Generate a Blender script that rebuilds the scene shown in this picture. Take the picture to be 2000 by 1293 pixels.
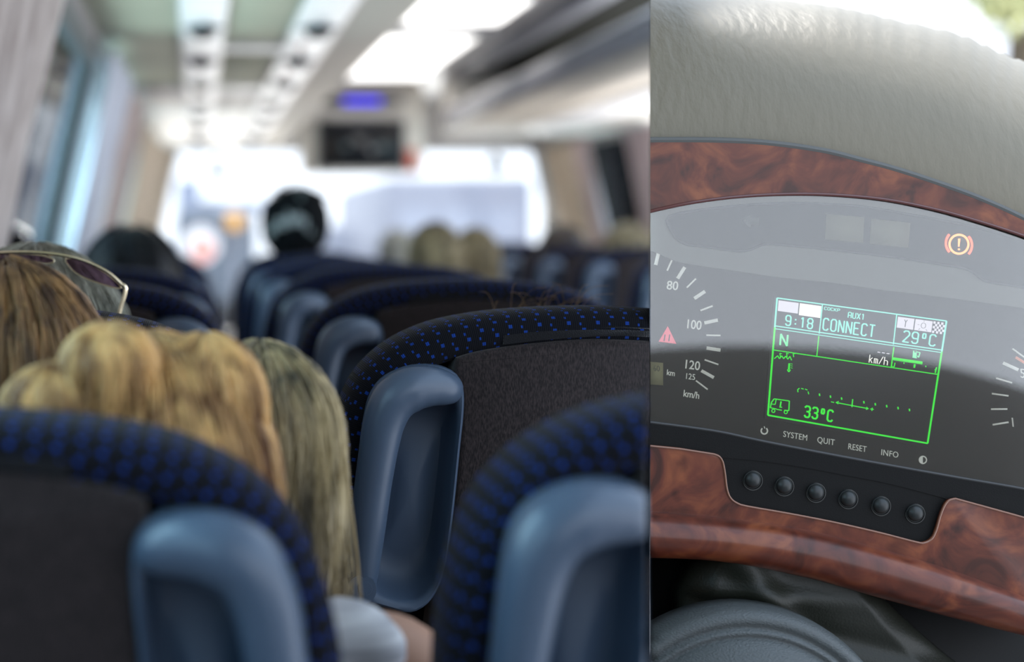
import bpy, bmesh, math, random
from mathutils import Vector, Matrix, Euler
random.seed(4)
for o in list(bpy.data.objects): bpy.data.objects.remove(o)
sc = bpy.context.scene
COL = sc.collection
# ------------------------------------------------------------------ camera, world, exposure
EYE = 1.20; F = 3240.0; VX, VY = 380.0, 455.0; YF = 1.54
cd = bpy.data.cameras.new('camera'); cam = bpy.data.objects.new('camera', cd); COL.objects.link(cam)
cam.location = (0, 0, EYE); cam.rotation_euler = (math.pi/2, 0, 0)
cd.sensor_width = 36; cd.lens = F/2000*36
cd.shift_x = (1000-VX)/2000; cd.shift_y = (VY-646.5)/2000
cd.clip_start = 0.02; cd.clip_end = 300
cd.dof.use_dof = True; cd.dof.focus_distance = YF; cd.dof.aperture_fstop = cd.lens/24.0
sc.camera = cam
sc.view_settings.view_transform = 'Standard'; sc.view_settings.look = 'None'
sc.view_settings.gamma = 1; sc.view_settings.use_curve_mapping = False
sc.view_settings.exposure = 0.55
sc.cycles.use_denoising = True
sc.cycles.max_bounces = 10; sc.cycles.diffuse_bounces = 5; sc.cycles.transparent_max_bounces = 12
sc.cycles.sample_clamp_indirect = 6
w = bpy.data.worlds.new('world'); sc.world = w; w.use_nodes = True
wn = w.node_tree; bg = wn.nodes['Background']
tc = wn.nodes.new('ShaderNodeTexCoord'); sp = wn.nodes.new('ShaderNodeSeparateXYZ')
cr = wn.nodes.new('ShaderNodeValToRGB')
wn.links.new(tc.outputs['Generated'], sp.inputs[0]); wn.links.new(sp.outputs['Z'], cr.inputs[0])
cr.color_ramp.elements[0].position = 0.0; cr.color_ramp.elements[0].color = (.84, .90, 1, 1)
cr.color_ramp.elements[1].position = 0.7; cr.color_ramp.elements[1].color = (.62, .78, 1, 1)
wn.links.new(cr.outputs[0], bg.inputs[0]); bg.inputs[1].default_value = 1.5
def area(name, loc, target, sx, sy, power, col):
    l = bpy.data.lights.new(name, 'AREA'); l.shape = 'RECTANGLE'; l.size = sx; l.size_y = sy
    l.energy = power; l.color = col
    o = bpy.data.objects.new(name, l); COL.objects.link(o); o.location = loc
    d = Vector(target)-Vector(loc); o.rotation_euler = d.to_track_quat('-Z', 'Y').to_euler(); return o
sun = bpy.data.lights.new('sun', 'SUN'); sun.energy = 3.6; sun.angle = .3; sun.color = (1, .95, .88)
so = bpy.data.objects.new('sun', sun); COL.objects.link(so); so.rotation_euler = Euler((math.radians(-28), math.radians(8), 0)); so.location = (2, 6, 6)

# lamps added low outside to brighten the ceiling, imitating daylight off the paving
area('ground_fill', (1.0, 12.6, .25), (1.0, 5.0, 2.4), 3.2, 1.2, 130, (1, .97, .92))
area('ground_fill', (-1.9, 4.5, -.05), (.6, 4.5, 1.9), 1.0, 8.0, 260, (.93, .97, 1))
area('ground_fill', (3.9, 7.0, .2), (1.2, 6.5, 2.1), 1.2, 6.0, 170, (1, .97, .93))
area('window_light', (-1.5, 1.4, 2.35), (.4, 1.4, .95), 1.3, 4.2, 75, (.72, .88, 1))  # added lamp high outside the left windows, for highlights on the handles

# ------------------------------------------------------------------ helpers
def P(px, py, Y=YF): return Vector(((px-VX)/F*Y, Y, EYE+(VY-py)/F*Y))
def tag(o, label=None, cat=None, group=None, kind=None):
    if label: o['label'] = label
    if cat: o['category'] = cat
    if group: o['group'] = group
    if kind: o['kind'] = kind
    return o
def empty(name, loc, label, cat, group=None, rz=0):
    o = bpy.data.objects.new(name, None); COL.objects.link(o); o.location = loc; o.rotation_euler = (0, 0, rz)
    o.empty_display_size = .05
    return tag(o, label, cat, group)
def link(name, me, m=None, parent=None, smooth=True):
    o = bpy.data.objects.new(name, me); COL.objects.link(o)
    if m is not None and not me.materials:
        for x in (m if isinstance(m, (list, tuple)) else [m]): me.materials.append(x)
    if smooth:
        for p in me.polygons: p.use_smooth = True
    if parent is not None:
        o.parent = parent
    return o
def obj(name, bm, m=None, parent=None, smooth=True, sharp=None):
    bmesh.ops.remove_doubles(bm, verts=bm.verts, dist=1e-6)
    bmesh.ops.recalc_face_normals(bm, faces=bm.faces)
    if sharp is not None:
        for e in bm.edges:
            if len(e.link_faces) == 2 and e.calc_face_angle(0) > sharp: e.smooth = False
    me = bpy.data.meshes.new(name); bm.to_mesh(me); bm.free()
    return link(name, me, m, parent, smooth)
def world_parent(o, parent):
    "mesh given in world coordinates, parented to an unrotated empty"
    o.data.transform(Matrix.Translation(-parent.location)); o.parent = parent; return o
def wobj(name, bm, m, parent=None, smooth=True, sharp=.6):
    if parent is not None and str(parent.get('label', '')).startswith('coach driver dashboard'):
        bmesh.ops.remove_doubles(bm, verts=bm.verts, dist=1e-6)
        bmesh.ops.bisect_plane(bm, geom=bm.verts[:]+bm.edges[:]+bm.faces[:], plane_co=Vector((0, 0, EYE)), plane_no=Vector((-1, (1270.3-VX)/F, 0)).normalized(), clear_outer=True)
        es = [e for e in bm.edges if e.is_boundary]
        if es and name not in ('top_pad', 'wood_lip'): bmesh.ops.holes_fill(bm, edges=es, sides=0)
    o = obj(name, bm, m, None, smooth, sharp)
    if parent is not None: world_parent(o, parent)
    return o
def struct(name, bm, m, smooth=False):
    return tag(obj(name, bm, m, None, smooth), kind='structure')
def box(bm, a, b, bev=0.0, seg=2):
    a = Vector(a); b = Vector(b); c = (a+b)/2; s = b-a
    r = bmesh.ops.create_cube(bm, size=1.0, matrix=Matrix.Translation(c) @ Matrix.Diagonal((abs(s.x), abs(s.y), abs(s.z), 1)))
    if bev > 0:
        es = set(e for v in r['verts'] for e in v.link_edges)
        bmesh.ops.bevel(bm, geom=list(es), offset=bev, segments=seg, affect='EDGES', profile=.5)
def BM(): return bmesh.new()
def prism(bm, pts, d):
    "closed outline pts (Vectors) extruded by vector d"
    d = Vector(d); A = [bm.verts.new(p) for p in pts]; B = [bm.verts.new(Vector(p)+d) for p in pts]
    n = len(pts); bm.faces.new(A); bm.faces.new(B[::-1])
    for i in range(n): bm.faces.new((A[i], A[(i+1) % n], B[(i+1) % n], B[i]))
def loft(bm, rings, closed=True, cap0=False, cap1=False, uv=None):
    R = [[bm.verts.new(p) for p in r] for r in rings]; n = len(rings[0])
    lay = bm.loops.layers.uv.verify() if uv else None
    for k in range(len(R)-1):
        for i in range(n if closed else n-1):
            j = (i+1) % n
            f = bm.faces.new((R[k][i], R[k][j], R[k+1][j], R[k+1][i]))
            if uv:
                u0 = uv[0][i]; u1 = uv[0][i+1] if i+1 < len(uv[0]) else uv[0][0]
                for l, q in zip(f.loops, ((u0, uv[1][k]), (u1, uv[1][k]), (u1, uv[1][k+1]), (u0, uv[1][k+1]))): l[lay].uv = q
    if cap0: bm.faces.new(R[0])
    if cap1: bm.faces.new(R[-1][::-1])
    return R
def offset2(pts, d):
    "inset a closed 2d outline by d (positive = inward for either winding)"
    n = len(pts); A = sum(pts[i][0]*pts[(i+1) % n][1]-pts[(i+1) % n][0]*pts[i][1] for i in range(n))
    s = 1 if A > 0 else -1; out = []
    for i in range(n):
        p0 = Vector(pts[i-1]); p1 = Vector(pts[i]); p2 = Vector(pts[(i+1) % n])
        t0 = (p1-p0).normalized(); t1 = (p2-p1).normalized()
        n0 = Vector((-t0.y, t0.x))*s; n1 = Vector((-t1.y, t1.x))*s
        b = n0+n1
        if b.length < 1e-6: b = n0
        b.normalize(); k = max(.5, b.dot(n0)); out.append(tuple(p1+b*(d/k)))
    return out
def catmull(pts, per=6, closed=False):
    n = len(pts); out = []; pts = [Vector(p) for p in pts]
    rng = range(n) if closed else range(n-1)
    for i in rng:
        g = (lambda k: pts[k % n]) if closed else (lambda k: pts[max(0, min(n-1, k))])
        p0, p1, p2, p3 = g(i-1), g(i), g(i+1), g(i+2)
        for s in range(per):
            t = s/per
            out.append(.5*((2*p1)+(-p0+p2)*t+(2*p0-5*p1+4*p2-p3)*t*t+(-p0+3*p1-3*p2+p3)*t**3))
    if not closed: out.append(pts[-1].copy())
    return out
def tube(bm, path, rad, n=12, cap=True, flat=1.0, up=(0, 1, 0)):
    path = [Vector(p) for p in path]; rings = []
    up = Vector(up)
    for i, p in enumerate(path):
        t = (path[min(i+1, len(path)-1)]-path[max(i-1, 0)]).normalized()
        a = t.cross(up)
        if a.length < 1e-4: a = t.cross(Vector((0, 0, 1)))
        a.normalize(); b = a.cross(t).normalized()
        r = rad[i] if isinstance(rad, (list, tuple)) else rad
        rings.append([p+a*(math.cos(q)*r)+b*(math.sin(q)*r*flat) for q in [2*math.pi*k/n for k in range(n)]])
    loft(bm, rings, True, cap, cap)
def ellipsoid(bm, c, r, seg=32, rings=20, rot=None):
    M = Matrix.Translation(Vector(c)) @ (rot.to_matrix().to_4x4() if rot else Matrix()) @ Matrix.Diagonal((r[0], r[1], r[2], 1))
    return bmesh.ops.create_uvsphere(bm, u_segments=seg, v_segments=rings, radius=1, matrix=M)['verts']
def disc_cyl(bm, c, axis, r0, r1, h, seg=32):
    axis = Vector(axis).normalized()
    q = axis.to_track_quat('Z', 'Y').to_matrix().to_4x4()
    bmesh.ops.create_cone(bm, cap_ends=True, segments=seg, radius1=r0, radius2=r1, depth=h, matrix=Matrix.Translation(Vector(c)+axis*h/2) @ q)

# ------------------------------------------------------------------ materials
def mat(name, col, rough=.5, metal=0., spec=.5, coat=0., coat_rough=.05, emit=None, estr=1., trans=0., alpha=1., sheen=0.):
    m = bpy.data.materials.new(name); m.use_nodes = True; b = m.node_tree.nodes['Principled BSDF']
    b.inputs['Base Color'].default_value = (*col, 1); b.inputs['Roughness'].default_value = rough
    b.inputs['Metallic'].default_value = metal; b.inputs['Specular IOR Level'].default_value = spec
    b.inputs['Coat Weight'].default_value = coat; b.inputs['Coat Roughness'].default_value = coat_rough
    b.inputs['Transmission Weight'].default_value = trans; b.inputs['Alpha'].default_value = alpha
    b.inputs['Sheen Weight'].default_value = sheen
    if emit: b.inputs['Emission Color'].default_value = (*emit, 1); b.inputs['Emission Strength'].default_value = estr
    return m
def N(m, t, **k):
    n = m.node_tree.nodes.new(t)
    for a, v in k.items(): setattr(n, a, v)
    return n
def L(m, a, b): m.node_tree.links.new(a, b)
def bsdf(m): return m.node_tree.nodes['Principled BSDF']
def bump(m, scale, strength, dist=.001, detail=4, coords='Object', vec=None, stretch=None):
    t = N(m, 'ShaderNodeTexCoord'); n = N(m, 'ShaderNodeTexNoise'); b = N(m, 'ShaderNodeBump')
    n.inputs['Scale'].default_value = scale; n.inputs['Detail'].default_value = detail
    b.inputs['Strength'].default_value = strength; b.inputs['Distance'].default_value = dist
    src = t.outputs[coords]
    if stretch:
        mp = N(m, 'ShaderNodeMapping'); mp.inputs['Scale'].default_value = stretch; L(m, src, mp.inputs[0]); src = mp.outputs[0]
    L(m, src, n.inputs['Vector']); L(m, n.outputs[0], b.inputs['Height']); L(m, b.outputs[0], bsdf(m).inputs['Normal'])
    return m
def mottled(m, c0, c1, scale, detail=6, stretch=None, lo=.3, hi=.7, coords='Object', extra=None):
    t = N(m, 'ShaderNodeTexCoord'); n = N(m, 'ShaderNodeTexNoise'); r = N(m, 'ShaderNodeValToRGB')
    n.inputs['Scale'].default_value = scale; n.inputs['Detail'].default_value = detail; n.inputs['Distortion'].default_value = .4
    src = t.outputs[coords]
    if stretch:
        mp = N(m, 'ShaderNodeMapping'); mp.inputs['Scale'].default_value = stretch; L(m, src, mp.inputs[0]); src = mp.outputs[0]
    L(m, src, n.inputs['Vector']); L(m, n.outputs[0], r.inputs[0]); L(m, r.outputs[0], bsdf(m).inputs['Base Color'])
    e = r.color_ramp.elements; e[0].position = lo; e[0].color = (*c0, 1); e[1].position = hi; e[1].color = (*c1, 1)
    if extra:
        for p, c in extra: x = e.new(p); x.color = (*c, 1)
    return m
M = {}
# navy seat cover with woven blue dots (UV in metres: u along the edge, v across it)
m = M['cover'] = mat('navy_dotted_fabric', (.006, .007, .014), .9, spec=.15, sheen=.04)
u = N(m, 'ShaderNodeUVMap'); s = N(m, 'ShaderNodeSeparateXYZ'); L(m, u.outputs[0], s.inputs[0])
def math_(m, op, a, b=None, c=None):
    n = N(m, 'ShaderNodeMath', operation=op)
    for i, x in enumerate((a, b, c)):
        if x is None: continue
        if isinstance(x, (int, float)): n.inputs[i].default_value = x
        else: L(m, x, n.inputs[i])
    return n.outputs[0]
cu = math_(m, 'DIVIDE', s.outputs[0], .0138)
fu = math_(m, 'FRACT', cu); iu = math_(m, 'FLOOR', cu)
par = math_(m, 'MODULO', iu, 2.)
cv = math_(m, 'ADD', math_(m, 'DIVIDE', s.outputs[1], .0135), math_(m, 'MULTIPLY', par, .5))
fv = math_(m, 'FRACT', cv)
d1 = math_(m, 'LESS_THAN', math_(m, 'ABSOLUTE', math_(m, 'SUBTRACT', fu, .5)), .13)
d2 = math_(m, 'LESS_THAN', math_(m, 'ABSOLUTE', math_(m, 'SUBTRACT', fv, .5)), .13)
fu2 = math_(m, 'FRACT', math_(m, 'ADD', fu, .22)); fv2 = math_(m, 'FRACT', math_(m, 'ADD', fv, .42))
d3 = math_(m, 'LESS_THAN', math_(m, 'ABSOLUTE', math_(m, 'SUBTRACT', fu2, .5)), .07)
d4 = math_(m, 'LESS_THAN', math_(m, 'ABSOLUTE', math_(m, 'SUBTRACT', fv2, .5)), .1)
dot = math_(m, 'MAXIMUM', math_(m, 'MULTIPLY', d1, d2), math_(m, 'MULTIPLY', d3, d4))
mx = N(m, 'ShaderNodeMix', data_type='RGBA'); L(m, dot, mx.inputs[0])
mx.inputs[6].default_value = (.0035, .004, .007, 1); mx.inputs[7].default_value = (.006, .036, .22, 1)
L(m, mx.outputs[2], bsdf(m).inputs['Base Color'])
rib = N(m, 'ShaderNodeTexWave', wave_type='BANDS', bands_direction='X'); rib.inputs['Scale'].default_value = 170
L(m, u.outputs[0], rib.inputs[0]); bp = N(m, 'ShaderNodeBump'); bp.inputs['Strength'].default_value = .5; bp.inputs['Distance'].default_value = .0006
L(m, rib.outputs[0], bp.inputs['Height']); L(m, bp.outputs[0], bsdf(m).inputs['Normal'])
# brown-grey ribbed panel cloth
m = M['panel'] = mat('brown_grey_cloth', (.035, .029, .031), .95, spec=.15, sheen=.25)
t = N(m, 'ShaderNodeTexCoord'); mp = N(m, 'ShaderNodeMapping'); mp.inputs['Scale'].default_value = (900, 900, 240)
n1 = N(m, 'ShaderNodeTexNoise'); n1.inputs['Scale'].default_value = 1; n1.inputs['Detail'].default_value = 2
L(m, t.outputs['Object'], mp.inputs[0]); L(m, mp.outputs[0], n1.inputs['Vector'])
rp = N(m, 'ShaderNodeValToRGB'); L(m, n1.outputs[0], rp.inputs[0]); L(m, rp.outputs[0], bsdf(m).inputs['Base Color'])
rp.color_ramp.elements[0].position = .35; rp.color_ramp.elements[0].color = (.011, .0085, .009, 1)
rp.color_ramp.elements[1].position = .75; rp.color_ramp.elements[1].color = (.043, .032, .032, 1)
M['velcro'] = bump(mat('black_fleece', (.008, .008, .010), 1, spec=.1, sheen=.3), 900, .8, .001)
M['plastic'] = bump(mat('blue_grey_plastic', (.066, .100, .155), .32, spec=.6), 1500, .12, .0004, 2)
M['plastic_in'] = bump(mat('blue_grey_plastic_grained', (.050, .078, .125), .5, spec=.4), 1500, .25, .0004, 2)
M['dark_metal'] = mat('seat_base_metal', (.05, .05, .055), .5, .6)
M['cream'] = mat('cream_plastic', (.76, .72, .66), .5)
M['white'] = mat('white_plastic', (.80, .78, .78), .4)
M['olive'] = mottled(mat('olive_trim', (.42, .41, .29), .8), (.36, .36, .26), (.44, .43, .31), 3)
M['beige'] = mat('beige_trim', (.45, .40, .34), .7)
M['grey'] = mat('grey_trim', (.30, .30, .33), .5)
M['rackdark'] = mat('dark_shelf_lining', (.045, .045, .035), .9)
M['black'] = mat('black_plastic', (.008, .008, .009), .4)
M['wallgrey'] = mat('grey_wall_lining', (.22, .21, .21), .8)
M['carpet'] = mottled(mat('floor_vinyl', (.12, .12, .13), .8), (.09, .09, .10), (.15, .15, .16), 30)
def curtain_mat(name, a, b): return mottled(mat(name, a, .9, sheen=.2), a, b, 14, stretch=(4, 4, .1))
M['curtain_grey'] = curtain_mat('warm_grey_curtain', (.34, .29, .27), (.52, .47, .45))
M['curtain_blue'] = curtain_mat('pale_blue_curtain', (.42, .46, .56), (.62, .66, .76))
M['curtain_mauve'] = curtain_mat('mauve_curtain', (.30, .23, .22), (.46, .39, .38))
M['curtain_tan'] = curtain_mat('tan_curtain', (.42, .32, .23), (.58, .48, .37))
M['curtain_pink'] = curtain_mat('dusty_pink_curtain', (.48, .36, .37), (.64, .54, .56))
def glass(name, tint, ior=1.45, rough=0.0, boost=1.0):
    m = bpy.data.materials.new(name); m.use_nodes = True; nt = m.node_tree; nt.nodes.clear()
    o = nt.nodes.new('ShaderNodeOutputMaterial'); mx = nt.nodes.new('ShaderNodeMixShader')
    tr = nt.nodes.new('ShaderNodeBsdfTransparent'); tr.inputs[0].default_value = (*tint, 1)
    g = nt.nodes.new('ShaderNodeBsdfGlossy'); g.inputs['Roughness'].default_value = rough
    fr = nt.nodes.new('ShaderNodeFresnel'); fr.inputs[0].default_value = ior
    nt.links.new(fr.outputs[0], mx.inputs[0]); nt.links.new(tr.outputs[0], mx.inputs[1]); nt.links.new(g.outputs[0], mx.inputs[2])
    nt.links.new(mx.outputs[0], o.inputs[0]); return m
M['window_glass'] = glass('tinted_window_glass', (.82, .96, .98), 1.05)
M['windscreen'] = glass('windscreen_glass', (.97, .98, .98))
M['skin'] = mat('skin', (.48, .26, .17), .55, sheen=.1)
def hair_mat(name, a, b, c=None):
    m = mat(name, a, .45, spec=.5, sheen=.15)
    mottled(m, a, b, 3, 5, stretch=(15, 15, 2.5), lo=.36, hi=.62)
    return m
M['h_blonde'] = hair_mat('golden_blonde_hair', (.17, .065, .013), (.78, .47, .17))
M['h_brown'] = hair_mat('golden_brown_hair', (.06, .025, .008), (.34, .18, .06))
M['h_ash'] = hair_mat('ash_blonde_hair', (.035, .03, .018), (.46, .36, .18))
M['h_grey'] = hair_mat('grey_hair', (.10, .10, .07), (.42, .42, .34))
M['h_black'] = hair_mat('black_hair', (.002, .003, .004), (.006, .008, .012)); bsdf(M['h_black']).inputs['Sheen Weight'].default_value = 0; bsdf(M['h_black']).inputs['Specular IOR Level'].default_value = .2
M['h_dark'] = hair_mat('dark_brown_hair', (.012, .008, .006), (.05, .03, .02))
M['h_dirty'] = hair_mat('dark_blonde_hair', (.08, .055, .025), (.40, .32, .17))
M['cloth_white'] = mottled(mat('white_grey_shirt', (.5, .5, .52), .9), (.30, .31, .36), (.85, .88, .92), 10, stretch=(1, 1, 9))
M['cloth_dark'] = mat('dark_shirt', (.02, .022, .03), .9)
M['cloth_green'] = mat('olive_shirt', (.10, .10, .06), .9)
M['gold'] = mat('gold_metal', (1, .86, .60), .25, 1.)
M['lens'] = glass('purple_lens', (.66, .52, .66), 1.35)

# ------------------------------------------------------------------ BUS SHELL
# section plane between the two places: X = -.012 + SL*Y, from the dashboard's left end backwards
XE = (1270-VX)/F*YF; SL = (XE+.012)/YF
def XP(Y): return -.012+SL*Y if Y > YF else XE-.002
zr = EYE+.58; zc = EYE+.90
def wallx_l(z): return -.43+.15*(z-1.1)/.68 if z > 1.1 else -.43
def wallx_r(z): return 2.46-.15*(z-1.1)/.68 if z > 1.1 else 2.46
Y0, Y1 = -1.0, 11.4
def clipped(o, near_cut=None):
    "section an object of the bus along the divider"
    Mx = o.matrix_world if o.parent is None else o.parent.matrix_basis @ o.matrix_basis
    bm = bmesh.new(); bm.from_mesh(o.data)
    co = Vector((-.012 if near_cut is None else near_cut[0], 0, 0)); no = Vector((1, -(SL if near_cut is None else near_cut[1]), 0)).normalized()
    inv = Mx.inverted(); lco = inv @ co; lno = (Mx.to_3x3().transposed() @ no).normalized()
    if all((v.co-lco).dot(lno) <= 0 for v in bm.verts): bm.free(); return True
    if all((v.co-lco).dot(lno) >= 0 for v in bm.verts): bm.free(); return False
    r = bmesh.ops.bisect_plane(bm, geom=bm.verts[:]+bm.edges[:]+bm.faces[:], plane_co=lco, plane_no=lno, clear_outer=True)
    es = [e for e in r['geom_cut'] if isinstance(e, bmesh.types.BMEdge) and e.is_boundary]
    try: bmesh.ops.holes_fill(bm, edges=es, sides=0)
    except Exception: pass
    me = o.data.copy(); bm.to_mesh(me); bm.free(); o.data = me; return True
def keep(o):
    if not clipped(o): bpy.data.objects.remove(o); return None
    return o
b = BM(); prism(b, [Vector((-.40, Y0, zc)), Vector((XE-.0, Y0, zc)), Vector((XE, YF, zc)), Vector((2.45, (2.45+.012)/SL, zc)), Vector((2.45, Y1, zc)), Vector((-.40, Y1, zc))], (0, 0, .03))
struct('ceiling', b, M['white'])
b = BM(); prism(b, [Vector((-.55, Y0, 0)), Vector((2.0, Y0, 0)), Vector((2.0, 2.2, 0)), Vector((2.6, 2.2, 0)), Vector((2.6, Y1, 0)), Vector((-.55, Y1, 0))], (0, 0, -.03))
struct('floor', b, M['carpet'])
# left wall: lower panel, top rail, pillars
def leanbox(bm, y0, y1, z0, z1, f, th, side=-1):
    a = f(z0); c = f(z1)
    prism(bm, [Vector((a, y0, z0)), Vector((c, y0, z1)), Vector((c+side*th, y0, z1)), Vector((a+side*th, y0, z0))], (0, y1-y0, 0))
b = BM(); leanbox(b, Y0, Y1, 0, 1.1, wallx_l, .05); leanbox(b, Y0, Y1, zr-.05, zr+.001, wallx_l, .05)
for y0, y1 in ((Y0, -.6), (1.2, 1.32), (2.95, 3.05), (5.55, 5.7), (7.2, 7.34), (9.2, 9.34), (11.2, 11.4)): leanbox(b, y0, y1, 1.1, zr-.05, wallx_l, .012)
prism(b, [Vector((-.30, Y0, zr-.02)), Vector((-.42, Y0, zr-.02)), Vector((-.42, Y0, zc)), Vector((-.38, Y0, zc))], (0, Y1-Y0, 0))
struct('wall_left', b, M['wallgrey'])
b = BM(); leanbox(b, 8.2, Y1, 0, 1.1, wallx_r, .05, 1); leanbox(b, 8.2, Y1, zr-.05, zr, wallx_r, .05, 1)
for y0, y1 in ((10.9, 11.0), (11.2, 11.4)): leanbox(b, y0, y1, 1.1, zr-.05, wallx_r, .05, 1)
box(b, (2.31, 8.3, zr), (2.36, Y1, zc))
struct('wall_right', b, M['wallgrey'])
b = BM(); box(b, (-.5, Y0-.05, 0), (XE-.02, Y0, zc)); struct('wall_back', b, M['wallgrey'])
k = 0
for y0, y1 in ((-.6, 1.2), (1.32, 2.95), (3.05, 5.55), (5.7, 7.2), (7.34, 9.2), (9.34, 11.2)):
    k += 1; b = BM(); leanbox(b, y0, y1, 1.1, zr-.05, lambda z: wallx_l(z)-.012, .005)
    struct('window_%d' % k, b, M['window_glass'])
for y0, y1 in ((8.2, 10.9), (11.0, 11.2)):
    k += 1; b = BM(); leanbox(b, y0, y1, 1.1, zr-.05, lambda z: wallx_r(z)+.02, .006, 1)
    struct('window_%d' % k, b, M['window_glass'])
# dark rubber frame of the left window in view
b = BM(); leanbox(b, 4.75, 4.98, 1.1, zr-.02, lambda z: wallx_l(z)+.006, .02); leanbox(b, 3.4, 4.75, zr-.10, zr-.05, lambda z: wallx_l(z)+.006, .02)
struct('trim_1', b, mat('dark_window_rubber', (.03, .045, .05), .6))
# windscreen: header, posts, glass, dashboard shelf
b = BM(); box(b, (-.42, Y1, EYE+.56), (2.5, Y1+.12, zc+.03)); box(b, (-.5, Y1, 0), (-.36, Y1+.12, EYE+.6)); box(b, (2.40, Y1, 0), (2.52, Y1+.12, EYE+.6))
box(b, (-.4, Y1, 0), (2.42, Y1+.10, .52)); struct('wall_front', b, M['white'])
b = BM(); box(b, (-.36, Y1+.03, .52), (2.40, Y1+.04, EYE+.57)); struct('window_9', b, M['windscreen'])

# left overhead luggage rack with service strips
rk = empty('luggage_rack', (.15, 5, zr), 'olive and cream overhead luggage rack above the left rows, with two white service strips', 'luggage rack')
def under(x0, x1, y0, y1, z, th, m, name):
    b = BM(); box(b, (x0, y0, z), (x1, y1, z+th), .004); o = wobj(name, b, m, rk); return o
under(-.285, -.040, Y0, 6.55, zr, .02, M['olive'], 'underside_panel'); under(-.285, -.040, 6.58, Y1-.3, zr, .02, M['cream'], 'underside_panel')
under(.086, .275, Y0, 5.12, zr, .02, M['olive'], 'underside_panel'); under(.086, .275, 5.26, 6.55, zr, .02, M['olive'], 'underside_panel'); under(.086, .275, 6.80, Y1-.3, zr, .02, M['cream'], 'underside_panel')
under(.086, .275, 5.12, 5.26, zr-.006, .02, M['white'], 'joint_strip'); under(.086, .275, 6.55, 6.80, zr-.006, .02, M['white'], 'joint_strip')
b = BM()
lipc = [(.408, zr+.03), (.408, zr-.004), (.50, zr-.004), (.575, zr+.005), (.602, zr+.03), (.607, zr+.10), (.59, zr+.12), (.57, zr+.10), (.565, zr+.05), (.54, zr+.03)]
prism(b, [Vector((x, Y0, z)) for x, z in lipc], (0, Y1-.5-Y0, 0)); wobj('rack_lip', b, M['beige'], rk, True, .5)
b = BM(); box(b, (-.30, Y0, zr+.02), (.42, Y1-.3, zr+.04)); wobj('shelf', b, M['rackdark'], rk)
b = BM(); prism(b, [Vector((-.30, 6.55, zr-.012)), Vector((-.040, 6.55, zr-.012)), Vector((-.040, 6.62, zr-.02)), Vector((-.3, 6.62, zr-.02))], (0, 0, .02)); wobj('joint_strip', b, M['grey'], rk)
def strip(x0, x1, name):
    b = BM(); box(b, (x0, Y0, zr-.012), (x1, 10.4, zr+.02), .004); s_ = wobj('service_strip', b, M['white'], rk); return s_
for (x0, x1) in ((-.040, .086), (.275, .408)):
    s_ = strip(x0, x1, '')
    xc = (x0+x1)/2
    for j in range(8):
        y = 4.58+.86*j
        if y > 10.2: break
        b = BM(); disc_cyl(b, (xc, y, zr-.012), (0, 0, -1), .048, .046, .006, 28); ellipsoid(b, (xc, y, zr-.018), (.040, .040, .026), 28, 14)
        o = wobj('air_nozzle', b, M['black'], rk); o.parent = s_
        for q in (-1, 1):
            b = BM(); disc_cyl(b, (xc+q*.052, y+.0, zr-.012), (0, 0, -1), .010, .008, .006, 14)
            o = wobj('reading_light', b, M['grey'], rk); o.parent = s_
        if x0 > .2 and j in (0, 1, 3):
            b = BM(); disc_cyl(b, (xc-.02, y+.42, zr-.012), (0, 0, -1), .012, .010, .008, 14); o = wobj('call_button', b, mat('red_button', (.35, .02, .02), .4), rk); o.parent = s_
# right overhead rack
rr = empty('luggage_rack', (1.8, 8, zr), 'grey edged open luggage rack with a dark shelf above the right rows', 'luggage rack')
def rpart(name, prof, m, y0=4.0, y1=9.2, sharp=.5):
    b = BM(); prism(b, [Vector((x, y0, z)) for x, z in prof], (0, y1-y0, 0)); o = wobj(name, b, m, None, True, sharp)
    o = keep(o)
    if o: world_parent(o, rr)
    return o
rpart('lip', [(1.39, zr), (1.375, zr+.03), (1.385, zr+.085), (1.41, zr+.095), (1.43, zr+.08), (1.42, zr+.02)], M['grey'])
rpart('lip_trim', [(1.38, zr+.088), (1.40, zr+.11), (1.44, zr+.11), (1.44, zr+.088)], M['white'])
rpart('underside', [(1.40, zr-.004), (1.80, zr-.004), (1.80, zr+.02), (1.42, zr+.02)], M['beige'])
rpart('service_strip', [(1.80, zr-.014), (2.02, zr-.014), (2.02, zr+.02), (1.80, zr+.02)], M['white'])
rpart('wall_cove', [(2.02, zr-.004), (2.33, zr-.02), (2.33, zr+.02), (2.02, zr+.02)], M['cream'])
rpart('shelf_back', [(2.26, zr+.02), (2.30, zr+.02), (2.30, zc-.002), (1.50, zc-.002), (1.50, zc-.012), (2.24, zc-.03)], M['rackdark'])
rpart('shelf', [(1.42, zr+.02), (2.3, zr+.02), (2.3, zr+.035), (1.42, zr+.035)], M['rackdark'])
rpart('upper_rail', [(1.40, zc-.002), (1.40, zc-.03), (1.43, zc-.055), (1.50, zc-.06), (1.52, zc-.002)], M['grey'])
b = BM(); box(b, (1.40, 9.2, zr-.02), (2.33, 9.5, zc-.003), .04, 4); o = wobj('front_end_cap', b, M['cream'], rr)
# ceiling hatch frames over the aisle
hb = BM(); box(hb, (.75, 5.2, zc-.03), (1.28, 6.0, zc-.001), .01); box(hb, (.82, 5.3, zc-.036), (1.21, 5.9, zc-.028), .006)
tag(wobj('roof_hatch', hb, M['white']), 'white square roof hatch in the aisle ceiling', 'hatch')
lb = BM(); box(lb, (.72, 7.0, zc-.05), (1.30, 7.22, zc-.001), .02); tag(wobj('ceiling_crossbar', lb, M['grey']), 'grey crossbar under the aisle ceiling in front of the screen', 'ceiling bar')
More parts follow.
